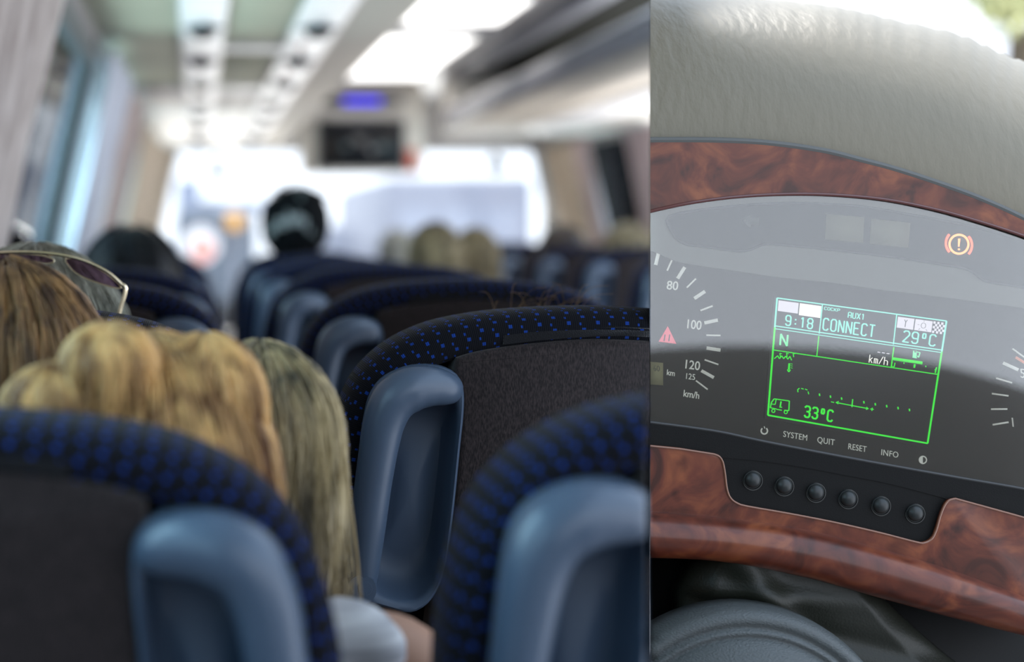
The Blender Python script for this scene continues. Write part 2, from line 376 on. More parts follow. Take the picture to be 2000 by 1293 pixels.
# ceiling light panels over the aisle
lmat = mat('ceiling_light_diffuser', (.9, .9, .9), .5, emit=(1, .98, .95), estr=1.8)
for i, (y0_, y1_) in enumerate(((6.15, 6.95), (7.3, 9.4))):
    cl_ = empty('ceiling_light', (.97, (y0_+y1_)/2, zc), ['short white ceiling light between hatch and crossbar', 'white ceiling light just before the ceiling screen'][i], 'light', 'aisle ceiling lights')
    b = BM(); box(b, (.70, y0_, zc-.02), (1.30, y1_, zc-.001), .004); wobj('frame', b, M['white'], cl_)
    b = BM(); box(b, (.74, y0_+.05, zc-.030), (1.26, y1_-.05, zc-.018), .004); wobj('diffuser', b, lmat, cl_)
# screen with housing and clock
tvx, tvz, ty = .97, EYE+.515, 9.7
h = empty('monitor_housing', (tvx, ty, zr), 'cream bulkhead housing around the ceiling screen, with a blue lit clock above it', 'bulkhead')
b = BM(); box(b, (tvx-.34, ty+.02, tvz-.17), (tvx+.38, ty+.30, zc-.002), .05, 4); wobj('housing', b, M['cream'], h)
b = BM(); ellipsoid(b, (tvx+.0, ty+.012, tvz+.255), (.25, .020, .042)); cl = wobj('clock_lens', b, M['black'], h)
b = BM(); box(b, (tvx-.10, ty-.014, tvz+.239), (tvx+.12, ty-.004, tvz+.271), .003); o = wobj('lit_display', b, mat('blue_led', (0, 0, .1), .4, emit=(.03, .01, .95), estr=1.3), h)
t_ = empty('monitor', (tvx, ty, tvz), 'black flat screen hanging over the front of the aisle', 'screen')
b = BM(); box(b, (tvx-.255, ty-.045, tvz-.15), (tvx+.255, ty+.018, tvz+.15), .01); wobj('casing', b, mat('screen_casing', (.10, .10, .11), .4), t_)
b = BM(); box(b, (tvx-.237, ty-.049, tvz-.133), (tvx+.237, ty-.044, tvz+.133)); wobj('display_panel', b, mat('dark_screen', (.012, .014, .018), .15), t_)
b = BM(); box(b, (tvx+.27, ty-.03, tvz-.15), (tvx+.325, ty+.018, tvz-.03), .01); tag(wobj('emergency_hammer_box', b, mat('red_plastic', (.75, .16, .10), .4)), 'small red box fixed beside the ceiling screen', 'box')
# curtains
def curtain(name, f, y0, y1, z0, z1, m, label, amp=.018, waves=7, side=1, gather=0, bendx=0):
    nv, nh = 14, 90; front = []; back = []
    for i in range(nh+1):
        t = i/nh
        row = []
        for k in range(nv+1):
            z = z0+(z1-z0)*k/nv; g = 1-gather*math.sin(math.pi*min(1, (k/nv)*1.1))*.6
            y = y0+(y1-y0)*(.5+(t-.5)*g) + bendx*0
            x = f(z)+side*(.045+amp*math.sin(t*waves*2*math.pi)+.3*amp*math.sin(t*waves*5+z*6)+bendx*max(0, t-.35)**1.5)
            row.append(Vector((x, y, z)))
        front.append(row)
    b = BM(); loft(b, front, False); 
    o = wobj(name, b, m, None, True, None)
    md = o.modifiers.new('s', 'SOLIDIFY'); md.thickness = .003
    return tag(o, label, 'curtain', 'curtains along the side windows')
curtain('curtain', wallx_l, 1.3, 3.2, 1.0, zr-.03, M['curtain_grey'], 'wide warm grey curtain nearest on the left, at the photo edge', waves=9, amp=.022)
curtain('curtain', wallx_l, 5.0, 6.1, 1.0, zr-.03, M['curtain_blue'], 'pale bluish curtain right behind the left window', waves=4)
curtain('curtain', wallx_l, 6.2, 7.7, 1.0, zr-.03, M['curtain_mauve'], 'mauve brown curtain between pale and tan curtains on the left', waves=5)
curtain('curtain', wallx_l, 8.3, 11.3, .9, zr-.03, M['curtain_tan'], 'tan curtain beside the left end of the windscreen', waves=8, bendx=.26)
for a in ((9.98, 10.9, 'curtain_tan', 'grey tan curtain tied at the right end of the windscreen'), (9.6, 9.95, 'curtain_pink', 'pinkish curtain between windscreen end and right side window'), (8.2, 8.8, 'curtain_pink', 'dusty pink curtain at the right edge of the bus interior')):
    o = curtain('curtain', wallx_r, a[0], a[1], 1.0, zr-.03, M[a[2]], a[3], waves=4, side=-1); keep(o)
# windscreen mirrors and sun blind
for px, py, r, lab in ((425, 336, .045, 'small dark mirror at the top left of the windscreen'), (970, 322, .05, 'small dark mirror at the top right of the windscreen')):
    c = P(px, py, 11.3); m0 = empty('interior_mirror', c, lab, 'mirror')
    b = BM(); ellipsoid(b, c, (r*1.3, .02, r)); wobj('mirror_head', b, M['grey'], m0); b = BM(); tube(b, [c, Vector((c.x, 11.42, EYE+.6))], .012, 8); wobj('mount', b, M['grey'], m0)

# ------------------------------------------------------------------ OUTSIDE (seen through the windscreen)
GZ = -.45
b = BM(); box(b, (-60, Y1+.3, GZ-.05), (80, 120, GZ)); box(b, (-60, -30, GZ-.05), (-.8, Y1+.3, GZ)); struct('ground', b, mottled(mat('pale_paving', (.62, .62, .62), .9), (.55, .55, .56), (.7, .7, .7), .8))
def wheel(root, c, r=.45):
    b = BM(); disc_cyl(b, c, (0, -1, 0), r, r, .25, 28); o = wobj('wheel', b, M['black'], root)
def vehicle(name, lab, cat, x0, x1, y, d, z0, z1, body, win, wz0, wz1, npane, top=0):
    root = empty(name, ((x0+x1)/2, y, GZ), lab, cat)
    b = BM(); box(b, (x0, y, z0), (x1, y+d, z1), .12, 3); wobj('body', b, body, root)
    w_ = (x1-x0-.3)/npane
    for i in range(npane):
        b = BM(); box(b, (x0+.15+i*w_+.04, y-.02, wz0), (x0+.15+(i+1)*w_-.04, y+.01, wz1), .004); wobj('window', b, win, root)
    for q in (.2, .8): wheel(root, ((x0+(x1-x0)*q), y+.12, GZ+.45))
    return root
dk = mat('dark_vehicle_glass', (.10, .12, .15), .1)
vehicle('coach', 'pale grey coach parked outside, seen through the right of the windscreen', 'coach', P(752, 0, 24).x, P(1042, 0, 24).x, 24, 8, GZ+.35, P(0, 345, 24).z, mat('grey_lavender_paint', (.30, .30, .35), .5), mat('hazy_coach_glass', (.36, .37, .43), .2), EYE-.3, EYE+.35, 3)
vehicle('van', 'dark grey van parked outside, seen through the left of the windscreen', 'van', P(342, 0, 19).x, P(500, 0, 19).x, 19, 4, GZ+.3, P(0, 408, 19).z, mat('dark_grey_paint', (.13, .15, .18), .5), dk, EYE-.25, EYE+.1, 2)
b = BM(); box(b, (P(345, 0, 26).x, 26, GZ), (P(392, 0, 26).x, 27, P(0, 350, 26).z)); box(b, (P(345, 0, 26).x, 26.1, EYE+.35), (P(612, 0, 26).x, 27, EYE+.52)); 
tag(wobj('entrance_canopy', b, mat('blue_grey_render', (.30, .33, .42), .8)), 'blue grey canopy on a broad pillar behind the dark van', 'canopy')
c = P(392, 478, 17); b = BM(); disc_cyl(b, c, (0, -1, 0), .19, .19, .03, 40); root = empty('round_blob', (c.x, c.y, GZ), 'round pinkish red and white sign outside, low behind the windscreen', 'blob')  # stands in for an unidentified round pink and white shape
wobj('blob_face', b, mat('blob_white', (.85, .8, .78), .5), root); b = BM(); ellipsoid(b, c+Vector((.02, -.035, -.05)), (.10, .012, .12)); wobj('blob_centre', b, mat('blob_red', (.75, .25, .18), .5), root)
b = BM(); tube(b, [Vector((c.x, c.y+.03, GZ)), Vector((c.x, c.y+.03, c.z))], .03, 10); wobj('post', b, M['grey'], root)
c = P(458, 432, 18.5); b = BM(); disc_cyl(b, c, (0, -1, 0), .10, .09, .08, 24); root = empty('beacon', (c.x, c.y, GZ), 'orange beacon on a thin pole outside, right of the round sign', 'beacon')
wobj('lamp', b, mat('orange_lamp', (.85, .40, .05), .4), root); b = BM(); tube(b, [Vector((c.x, c.y+.05, GZ)), Vector((c.x, c.y+.05, c.z))], .025, 8); wobj('pole', b, M['grey'], root)
b = BM(); box(b, (P(620, 0, 30).x, 30, GZ), (P(700, 0, 30).x, 31, P(0, 440, 30).z), .05); tag(wobj('low_wall', b, mat('pale_render', (.5, .5, .55), .9)), 'low pale wall outside behind the black cap', 'wall')
# buildings beyond the left windows
b = BM(); box(b, (-6.5, 14, GZ), (-3.4, 34, EYE-.45), .02); root = empty('hedge_wall', (-5, 20, GZ), 'long grey garden wall outside the left windows', 'wall'); wobj('masonry', b, mat('grey_masonry', (.22, .25, .27), .9), root)

# ------------------------------------------------------------------ SEATS
WS = .496
half = [(.004, -.60), (.001, -.40), (.000, -.252), (.002, -.17), (.005, -.133), (.012, -.103), (.023, -.075), (.037, -.055), (.056, -.038), (.077, -.0255), (.104, -.015), (.137, -.008), (.170, -.0038), (.212, -.001), (.248, 0)]
hs = [tuple(p) for p in catmull([Vector((a, c_, 0)) for a, c_ in half], 5)]
outl = [(p[0], p[1]) for p in hs]+[(WS-p[0], p[1]) for p in hs[::-1][1:]]
def hmm(px, py): return ((px-642)*.000475, -(py-600)*.000475)
bez = [hmm(*p) for p in ((682, 1150), (688, 1050), (695, 950), (702, 870), (711, 805), (724, 763), (748, 733), (785, 714), (825, 708), (865, 713), (893, 728), (906, 755), (907, 800), (900, 870), (889, 980), (879, 1060), (870, 1110), (855, 1150), (832, 1180), (800, 1194), (760, 1186), (725, 1176), (695, 1170))]
bez = [(p.x, p.y) for p in catmull([Vector((a, c_, 0)) for a, c_ in bez], 4, True)]
bowl = [hmm(*p) for p in ((722, 1120), (728, 1040), (738, 960), (750, 880), (768, 820), (800, 785), (840, 772), (870, 772), (889, 785), (892, 820), (887, 880), (876, 980), (866, 1060), (856, 1105), (842, 1140), (815, 1165), (785, 1168), (752, 1160), (730, 1145))]
def build_seat_meshes(mir):
    fx = (lambda x: WS-x) if mir else (lambda x: x)
    T = EYE-.070     # seat top height
    V3 = lambda p, y: Vector((fx(p[0]), y, T+p[1]))
    out = {}
    # cover: rim body
    b = BM()
    us = [0]
    n = len(outl)
    for i in range(n): us.append(us[-1]+(Vector(outl[(i+1) % n])-Vector(outl[i])).length if i < n-1 else us[-1]+.4)
    prof = [(.040, .115), (.018, .110), (.006, .097), (0, .075), (0, .050), (.0, .026), (.003, .012), (.009, .003), (.018, -.001), (.026, 0.0), (.033, .005), (.037, .016), (.038, .040)]
    rings = []; vs = [0]
    for i, (d, y) in enumerate(prof):
        o2 = offset2(outl, d) if d > 0 else outl
        rings.append([V3(p, y) for p in o2])
        if i: vs.append(vs[-1]+math.hypot(d-prof[i-1][0], y-prof[i-1][1]))
    loft(b, rings, True, True, True, uv=(us, vs)); out['cover'] = (b, 'cover', M['cover'])
    # seam stitching line on the cover
    b = BM(); pth = [V3((.079, -.025), .05), V3((.0795, -.030), .02), V3((.083, -.038), .004), V3((.088, -.052), .002)]
    tube(b, catmull(pth, 4), .0007, 6); out['seam'] = (b, 'seam', M['velcro'])
    # back panel pad
    pp = [hmm(*p) for p in ((905, 735), (889, 712), (893, 697), (915, 688), (960, 678), (1040, 667), (1110, 660), (1164, 657))]
    r_ = [(WS-a, c_) for a, c_ in pp[::-1][1:]]
    r_ = [(WS-.030 if i > 3 else a, c_) for i, (a, c_) in enumerate(r_)]
    ptop = [(p.x, p.y) for p in catmull([Vector((a, c_, 0)) for a, c_ in pp[2:]], 3)]+[(p.x, p.y) for p in catmull([Vector((a, c_, 0)) for a, c_ in [(.30, -.029), (.36, -.034), (.42, -.048), (.445, -.062), (.458, -.09)]], 3)]
    pad = [hmm(800, 1900), hmm(828, 1300), hmm(845, 1188), hmm(868, 1115), hmm(880, 1040), hmm(890, 960), hmm(897, 880), hmm(901, 800), hmm(899, 757), hmm(888, 724)]+ptop+[(.462, -.20), (.462, -.62)]
    pad = [p for i, p in enumerate(pad) if i == 0 or (Vector(p)-Vector(pad[i-1])).length > .002]
    b = BM(); rings = []
    for d, y in ((0, .04), (0, .006), (.0012, .0018), (.003, .0), (.006, -.0008)): rings.append([V3(p, y) for p in offset2(pad, d)])
    loft(b, rings, True, True, True); out['pad'] = (b, 'back_panel', M['panel'])
    # fleece strip above the panel
    st = [hmm(*p) for p in ((984, 653), (1050, 645), (1110, 640), (1164, 637), (1220, 636), (1300, 640), (1350, 646))]
    top = [V3(p, -.0008) for p in st]; 
    lo = [V3((p[0], p[1]-.0085), -.001) for p in st]
    b = BM(); prism(b, top+lo[::-1], (0, .006, 0)); out['strip'] = (b, 'fleece_strip', M['velcro'])
    # handle bezel with bowl
    bo = [(p.x, p.y) for p in catmull([Vector((a, c_, 0)) for a, c_ in bowl], 4, True)]
    from math import atan2
    def resample(pl, nn=90):
        tot = [0]
        for i in range(len(pl)): tot.append(tot[-1]+(Vector(pl[(i+1) % len(pl)])-Vector(pl[i])).length)
        res = []; j = 0
        for k_ in range(nn):
            s_ = tot[-1]*k_/nn
            while tot[j+1] < s_: j += 1
            t_ = (s_-tot[j])/max(1e-9, tot[j+1]-tot[j]); a_ = Vector(pl[j]); c2 = Vector(pl[(j+1) % len(pl)])
            res.append(tuple(a_+(c2-a_)*t_))
        return res
    A_ = resample(bez); B_ = resample(bo)
    lerp = lambda a_, b_, t_: [(p[0]+(q[0]-p[0])*t_, p[1]+(q[1]-p[1])*t_) for p, q in zip(a_, b_)]
    cx = sum(p[0] for p in B_)/90; cz = sum(p[1] for p in B_)/90
    C_ = [(cx, cz)]*90
    b = BM(); rings = [[V3(p, .045) for p in A_], [V3(p, .0) for p in A_], [V3(p, -.005) for p in offset2(A_, .001)], [V3(p, -.0068) for p in offset2(A_, .003)],
             [V3(p, -.0062) for p in lerp(A_, B_, .55)], [V3(p, -.004) for p in lerp(A_, B_, .85)], [V3(p, .002) for p in B_]]
    for t_, y in ((.06, .016), (.14, .026), (.25, .031), (.4, .030), (.6, .025), (.8, .022), (.97, .021)): rings.append([V3(p, y) for p in lerp(B_, C_, t_)])
    loft(b, rings, True, True, True); out['bezel'] = (b, 'handle_bezel', M['plastic_in'])
    # grab bar: fat flattened tube
    path = [(708, 1160, .012), (711, 1100, .002), (718, 1020, -.008), (727, 940, -.013), (737, 870, -.016), (748, 815, -.017), (768, 775, -.017), (800, 755, -.016), (835, 750, -.013), (866, 754, -.009), (884, 760, -.001)]
    rad = [.013, .0160, .0168, .0172, .0180, .0196, .0212, .0212, .0190, .0162, .0128]
    pts = catmull([Vector((*hmm(a_, c_), y)) for a_, c_, y in path], 5)
    rr_ = []
    for i in range(len(rad)-1):
        for q in range(5): rr_.append(rad[i]+(rad[i+1]-rad[i])*q/5)
    rr_.append(rad[-1])
    b = BM(); tube(b, [Vector((fx(p.x), p.z, T+p.y)) for p in pts], rr_, 20, True, .95); out['bar'] = (b, 'grab_handle', M['plastic'])
    b = BM(); c_ = hmm(708, 1152); disc_cyl(b, V3((c_[0]-.001, c_[1]+.003), .0), (0, -1, 0), .015, .0135, .010, 28); disc_cyl(b, V3((c_[0]+.002, c_[1]+.004), -.009), (0, -1, 0), .007, .0065, .0014, 24)
    out['cap'] = (b, 'pivot_cap', M['plastic_in'])
    # seat cushion and base
    b = BM(); box(b, (.01, .10, .40), (WS-.01, .56, .53), .03, 4); out['cushion'] = (b, 'seat_cushion', M['cover'])
    b = BM(); box(b, (.06, .02, .36), (WS-.06, .48, .41), .01); box(b, (.20, .15, .0), (.29, .35, .37), .01); out['base'] = (b, 'seat_base', M['dark_metal'])
    b = BM(); box(b, (.03, .03, .38), (WS-.03, .11, .56), .01); out['lower'] = (b, 'back_frame', M['dark_metal'])
    res = []
    for k_, (b, nm, mt) in out.items():
        bmesh.ops.remove_doubles(b, verts=b.verts, dist=1e-6); bmesh.ops.recalc_face_normals(b, faces=b.faces)
        for e in b.edges:
            if len(e.link_faces) == 2 and e.calc_face_angle(0) > .9: e.smooth = False
        me = bpy.data.meshes.new(nm); b.to_mesh(me); b.free(); me.materials.append(mt)
        for p in me.polygons: p.use_smooth = True
        res.append((nm, me))
    return res
SM = {False: build_seat_meshes(False), True: build_seat_meshes(True)}
def seat(x, y, mir, lab, dz=0, tilt=0, group='rows of coach seats', cut=None):
    e = empty('passenger_chair', (x, y, 0), lab, 'seat', group)
    for nm, me in SM[mir]:
        o = bpy.data.objects.new(nm, me); COL.objects.link(o); o.parent = e
        if dz and nm not in ('seat_base', 'seat_cushion'): o.location.z = dz
        if nm in ('cover', 'back_panel', 'seam', 'fleece_strip', 'handle_bezel', 'grab_handle', 'pivot_cap') and tilt:
            piv = Matrix.Translation((0, .05, .55)); o.matrix_basis = Matrix.Translation((0, 0, dz)) @ piv @ Matrix.Rotation(tilt, 4, 'X') @ piv.inverted()
        if not clipped(o, cut): bpy.data.objects.remove(o)
    return e
COLA = .062-WS; COLB = .124
seat(COLB, YF, False, 'navy dotted coach seat in sharp focus, with a blue grey grab handle and brown panel', cut=(0, XE/YF-.0005))
seat(.150, .99, False, 'blurred near coach seat at the bottom right of the bus view, by the dashboard', dz=-.024, cut=(0, (1262-VX)/F))
seat(.090-WS, .95, True, 'large blurred coach seat at the bottom left corner, nearest to the camera', dz=-.036)
Rl = ['second', 'third', 'fourth', 'fifth', 'sixth', 'seventh', 'eighth']
for i, (dz, dx) in enumerate(((.006, .012), (.012, 0), (.012, -.006), (.012, 0), (.014, 0))):
    yy = YF+.77*(i+1)
    seat(COLB+dx, yy, False, ('coach seat directly ahead of the sharply focused seat' if i == 0 else 'coach seat in the middle column, %s ahead of the focused seat' % Rl[i]), dz=dz)
seat(COLA, YF, True, 'coach seat behind the grey haired woman, its dotted top edge above the blonde hair')
for i, (dz, lab) in enumerate(((.004, 'coach seat with striped blue edge between grey hair and the dark haired person'), (.006, 'coach seat backing the black haired person on the left'), (.012, 'coach seat at the far left ahead of the black hair'), (.014, 'left coach seat beside the bright aisle gap, next to last'), (.014, 'front left coach seat nearest the windscreen'))):
    seat(COLA, YF+.77*(i+1), True, lab, dz=dz)
for i, yy in enumerate((4.62, 5.32, 6.06, 6.85, 7.65)):
    seat(1.22, yy, False, ['partly hidden coach seat at the right edge of the bus view', 'coach seat behind the grey blond head on the right', 'coach seat behind the dark brown head on the right', 'small dark coach seat right of the blond women', 'farthest coach seat of the right aisle column'][i], dz=.028)
for i, yy in enumerate((6.5, 7.3)):
    seat(1.74, yy, False, 'window side coach seat of the right block, %s' % ('behind the others' if i else 'nearer one'), dz=.02)

# ------------------------------------------------------------------ PEOPLE
def skin_mesh(verts, edges, radii, sub=2, root=0):
    me = bpy.data.meshes.new('sk'); me.from_pydata(verts, edges, [])
    o = bpy.data.objects.new('sk', me); COL.objects.link(o)
    md = o.modifiers.new('skin', 'SKIN'); md.use_smooth_shade = True
    for i, v in enumerate(me.skin_vertices[0].data):
        r = radii[i]; v.radius = (r, r) if not isinstance(r, tuple) else r; v.use_root = (i == root)
    s_ = o.modifiers.new('sub', 'SUBSURF'); s_.levels = sub; s_.render_levels = sub
    dg = bpy.context.evaluated_depsgraph_get(); me2 = bpy.data.meshes.new_from_object(o.evaluated_get(dg)); bpy.data.objects.remove(o)
    return me2
def head_bm(c, r, yaw=0):
    b = BM(); c = Vector(c)
    vs = ellipsoid(b, (0, 0, 0), (r*.80, r*.98, r*1.12), 32, 24)
    for v in vs:
        x, y, z = v.co/r
        if y > .2 and z < .1: v.co.y += r*.06; v.co.x *= 1-.12*max(0, -z)
        if y > .8 and abs(x) < .16 and -.35 < z < .05: v.co.y += r*.20*(1-abs(x)/.16)          # nose
        if y > .7 and abs(abs(x)-.32) < .14 and 0 < z < .2: v.co.y -= r*.07                    # eye sockets
        if y > .7 and abs(x) < .28 and -.58 < z < -.46: v.co.y += r*.05                        # lips
        if abs(x) > .72 and abs(y) < .2 and abs(z+.05) < .25: v.co.x *= 1.16                   # ears
    bmesh.ops.rotate(b, verts=b.verts, matrix=Matrix.Rotation(yaw, 3, 'Z'))
    bmesh.ops.translate(b, verts=b.verts, vec=c); return b
def strands(parent, c, r, m, n, length, rad, spread=1.0, seed=0, flow=(0, 0, -1), lift=.0, name='hair_strands', down=0.):
    rnd = random.Random(seed); cu = bpy.data.curves.new(name, 'CURVE'); cu.dimensions = '3D'; cu.bevel_depth = rad; cu.bevel_resolution = 0; cu.materials.append(m)
    c = Vector(c)
    for k_ in range(n):
        a = rnd.uniform(0, 2*math.pi); ph0 = rnd.uniform(0.02, 1.1)
        p = []; L_ = length*rnd.uniform(.6, 1.15); steps = 9; ph = ph0; wob = rnd.uniform(-.5, .5); off = rnd.uniform(1.0, 1.06)+lift*rnd.random()
        free = None
        for s_ in range(steps):
            if ph < 1.75:
                q = Vector((math.sin(ph)*math.cos(a)*r[0], math.sin(ph)*math.sin(a)*r[1], math.cos(ph)*r[2]))*off
                last = q; ph += L_/steps/max(r); a += wob*.10
            else:
                last = last+Vector((rnd.uniform(-.15, .15), rnd.uniform(-.1, .1), -1))*(L_/steps); q = last
            p.append(c+q)
        s2 = cu.splines.new('POLY'); s2.points.add(len(p)-1)
        for i, q in enumerate(p): s2.points[i].co = (*(q-parent.location), 1); s2.points[i].radius = 1-.75*i/steps
    o = bpy.data.objects.new(name, cu); COL.objects.link(o); o.parent = parent
    dg = bpy.context.evaluated_depsgraph_get(); me = bpy.data.meshes.new_from_object(o.evaluated_get(dg)); bpy.data.objects.remove(o)
    return me
def person(lab, hx, hy, htop, hair, shirt, r=.098, long=.0, nstr=260, srad=.0012, shell=None, lobes=(), body_w=.72, yaw=0, arm=None, flip=False):
    "seated, facing the front of the bus; hx,hy,htop = head centre x, y and crown height"
    e = empty('person', (hx, hy, 0), lab, 'person', 'passengers')
    hz = htop-r*1.16
    s_ = body_w; ch = hz-.30
    V = [(0, .02, .66), (0, .0, .74), (0, -.01, ch-.12), (0, -.01, ch+.02), (0, .0, ch+.16), (0, 0, hz-.04),
         (-.13*s_, 0, ch+.05), (.13*s_, 0, ch+.05), (-.165*s_, .03, ch-.15), (.165*s_, .03, ch-.15), (-.14*s_, .16, ch-.24), (.14*s_, .16, ch-.24),
         (-.08*s_, .06, .62), (.08*s_, .06, .62), (-.09*s_, .28, .61), (.09*s_, .28, .61), (-.09*s_, .30, .045), (.09*s_, .30, .045)]
    E = [(0, 1), (1, 2), (2, 3), (3, 4), (4, 5), (3, 6), (3, 7), (6, 8), (7, 9), (8, 10), (9, 11), (0, 12), (0, 13), (12, 14), (13, 15), (14, 16), (15, 17)]
    R_ = [(.13*s_, .10), (.125*s_, .09), (.14*s_, .10), (.11*s_, .085), .055, .06, .055, .055, .042, .042, .028, .028, .075, .075, .055, .055, .035, .035]
    me = skin_mesh(V, E, R_)
    bm = bmesh.new(); bm.from_mesh(me)
    hb_ = head_bm((0, 0, hz), r, yaw); tmp = bpy.data.meshes.new('t'); hb_.to_mesh(tmp); hb_.free(); bm.from_mesh(tmp)
    o = obj('body', bm, M['skin'], e)
    rm = o.modifiers.new('remesh', 'REMESH'); rm.mode = 'VOXEL'; rm.voxel_size = .012; rm.use_smooth_shade = True
    me2 = skin_mesh([Vector(v) for v in V[:4]]+[V[6], V[7], V[8], V[9]], [(0, 1), (1, 2), (2, 3), (3, 4), (3, 5), (4, 6), (5, 7)], [tuple(x+.012 for x in R_[i]) for i in range(4)]+[.068, .068, .055, .055])
    link('shirt', me2, shirt, e)
    # hair: shell plus strands merged into one mesh
    b = BM()
    vs = ellipsoid(b, (0, -r*.06, hz+r*.10), (r*.93, r*1.10, r*1.14), 56, 36)
    for v in vs:
        if v.co.y > r*.55 and v.co.z < hz+r*.35: v.co.y = r*.55
        g = math.sin(v.co.x*180)*.0016+math.sin(v.co.x*77+v.co.z*20)*.0022; v.co += v.co.normalized()*0; v.co.y -= g
    if long > 0:
        vs = ellipsoid(b, (0, -r*.35, hz-long*.45), (r*.98, r*.70, long*.62+r*.6), 48, 28)
    for (lc, lr) in lobes: ellipsoid(b, Vector(lc)-Vector((hx, hy, 0)), lr, 36, 24)
    for v in b.verts:
        q = v.co; v.co = q+Vector((math.sin(q.z*60+q.y*50), math.sin(q.x*140+q.z*25), math.sin(q.x*90)))*.0022
    me3 = bpy.data.meshes.new('h'); b.to_mesh(me3); b.free()
    bm = bmesh.new(); bm.from_mesh(me3)
    ms = strands(e, (hx, hy-r*.06, hz+r*.10), (r*.95, r*1.12, r*1.16), hair, nstr, r*2.2+long, srad, seed=int(hx*1000)+7)
    bm.from_mesh(ms)
    for i, (lc, lr) in enumerate(lobes):
        ms = strands(e, lc, [q*1.03 for q in lr], hair, nstr//2, max(lr)*2.1, srad, seed=i+50); bm.from_mesh(ms)
    me4 = bpy.data.meshes.new('hair'); bm.to_mesh(me4); bm.free()
    link('hair', me4, hair, e)
    return e
pc = lambda px, py, Y: P(px, py, Y)
# golden brown head at the left edge
q = pc(30, 508, 1.36); person('person with golden brown hair at the left photo edge, seen from behind', q.x-.01, 1.36, q.z-.012, M['h_brown'], M['cloth_dark'], r=.098, long=.10, nstr=500, srad=.0011, body_w=.8)
# blonde head leaning, long hair over the right side
q = pc(290, 665, 1.18)
pb = person('blonde haired person in a white striped shirt, head bowed above the nearest left seat', q.x, 1.18, q.z-.008, M['h_blonde'], M['cloth_white'], r=.098, long=.12, nstr=700, srad=.0011, body_w=.72,
       lobes=[((P(400, 800, 1.16).x, 1.16, P(0, 800, 1.16).z), (.042, .045, .050)), ((P(215, 715, 1.12).x, 1.12, P(0, 715, 1.12).z), (.032, .04, .028)), ((P(120, 800, 1.12).x, 1.12, P(0, 800, 1.12).z), (.040, .04, .030))])
# grey ash hair lump right of her: neighbour's head bowed low
q = pc(505, 690, 1.28)
b = BM(); cc = Vector((q.x, 1.28, q.z-.055))
# arm in the gap
a0 = P(640, 1190, 1.0); 
V = [P(560, 1330, 1.14), P(690, 1255, 1.16), P(790, 1265, 1.18), P(890, 1380, 1.22), P(960, 1560, 1.28)]
me = skin_mesh([Vector(v)-pb.location for v in V], [(0, 1), (1, 2), (2, 3), (3, 4)], [.03, .030, .028, .026, .022])
link('arm', me, M['skin'], pb)
V = [P(540, 1320, 1.14), P(655, 1240, 1.15), P(705, 1262, 1.155), P(735, 1330, 1.16)]
me = skin_mesh([Vector(v)-pb.location for v in V], [(0, 1), (1, 2), (2, 3)], [.036, .037, .036, .036])
link('sleeve', me, M['cloth_white'], pb)
person('ash blonde person bowed low beside the blonde one, mottled grey hair by the seat gap', cc.x, 1.28, q.z, M['h_ash'], M['cloth_green'], r=.068, long=.10, nstr=500, srad=.0010, body_w=.5, lobes=[((P(560, 850, 1.26).x, 1.26, P(0, 850, 1.26).z), (.034, .04, .05))])
# grey haired woman with sunglasses on her head
q = pc(105, 505, 1.82)
g0 = person('grey haired person with gold rimmed sunglasses pushed up on the head', q.x-.02, 1.82, q.z, M['h_grey'], M['cloth_dark'], r=.115, long=.05, nstr=1400, srad=.0006)
sg = empty('sunglasses', (q.x-.02, 1.78, q.z-.02), 'gold rimmed sunglasses with purple lenses worn on top of the grey hair', 'sunglasses')
Yg = 1.70
b = BM(); arc = [P(x_, y_, Yg) for x_, y_ in ((-60, 500), (0, 494), (60, 493), (110, 497), (150, 505), (185, 518), (215, 535), (238, 556))]
tube(b, catmull(arc, 5), .0018, 8); wobj('brow_bar', b, M['gold'], sg)
b = BM(); arc = [P(x_, y_, Yg+.0) for x_, y_ in ((238, 556), (245, 562), (243, 578), (236, 600), (231, 622))]; tube(b, catmull(arc, 4), .0022, 8); wobj('temple', b, M['gold'], sg)
for pl in (((128, 507), (150, 507), (185, 521), (215, 540), (236, 560), (225, 562), (190, 552), (160, 540), (140, 526)), ((-40, 500), (30, 496), (80, 499), (104, 507), (98, 514), (60, 514), (0, 514))):
    b = BM(); o2 = catmull([P(x_, y_, Yg+.002) for x_, y_ in pl], 4, True); prism(b, o2, (0, .0015, 0)); wobj('lens', b, M['lens'], sg)
    b = BM(); tube(b, o2+[o2[0]], .0009, 6); wobj('rim', b, M['gold'], sg)
# black hair on the left
q = pc(257, 452, 3.42); person('person with smooth black hair ahead of the left seats', q.x, 3.42, q.z, M['h_black'], M['cloth_dark'], r=.115, nstr=120)
# person in black cap
q = pc(576, 365, 4.95)
pcap = person('person wearing a black cap with a white arched print, above the middle seats', q.x, 4.95, q.z-.005, M['h_black'], M['cloth_dark'], r=.098, nstr=60, long=.0)
cap = empty('cap', (q.x, 4.95, q.z-.10), 'black cap with blurred white arched print, worn by the middle passenger', 'cap')
cz = q.z-.105; b = BM(); vs = ellipsoid(b, (q.x, 4.93, cz), (.104, .122, .118), 40, 28)
for v in vs:
    t_ = (v.co.z-cz)/.118
    if t_ > .55: v.co.x = q.x+.012+(v.co.x-q.x)*1.06; v.co.z = cz+.112*(.55+(t_-.55)*.85)
    if t_ < -.3: v.co.x = q.x+(v.co.x-q.x)*1.02
wobj('crown', b, M['h_black'] if False else mat('black_cap_cloth', (.004, .005, .006), .95, spec=.1), cap)
rnd = random.Random(3); wm = mat('white_print', (.30, .34, .34), .8)
b = BM()
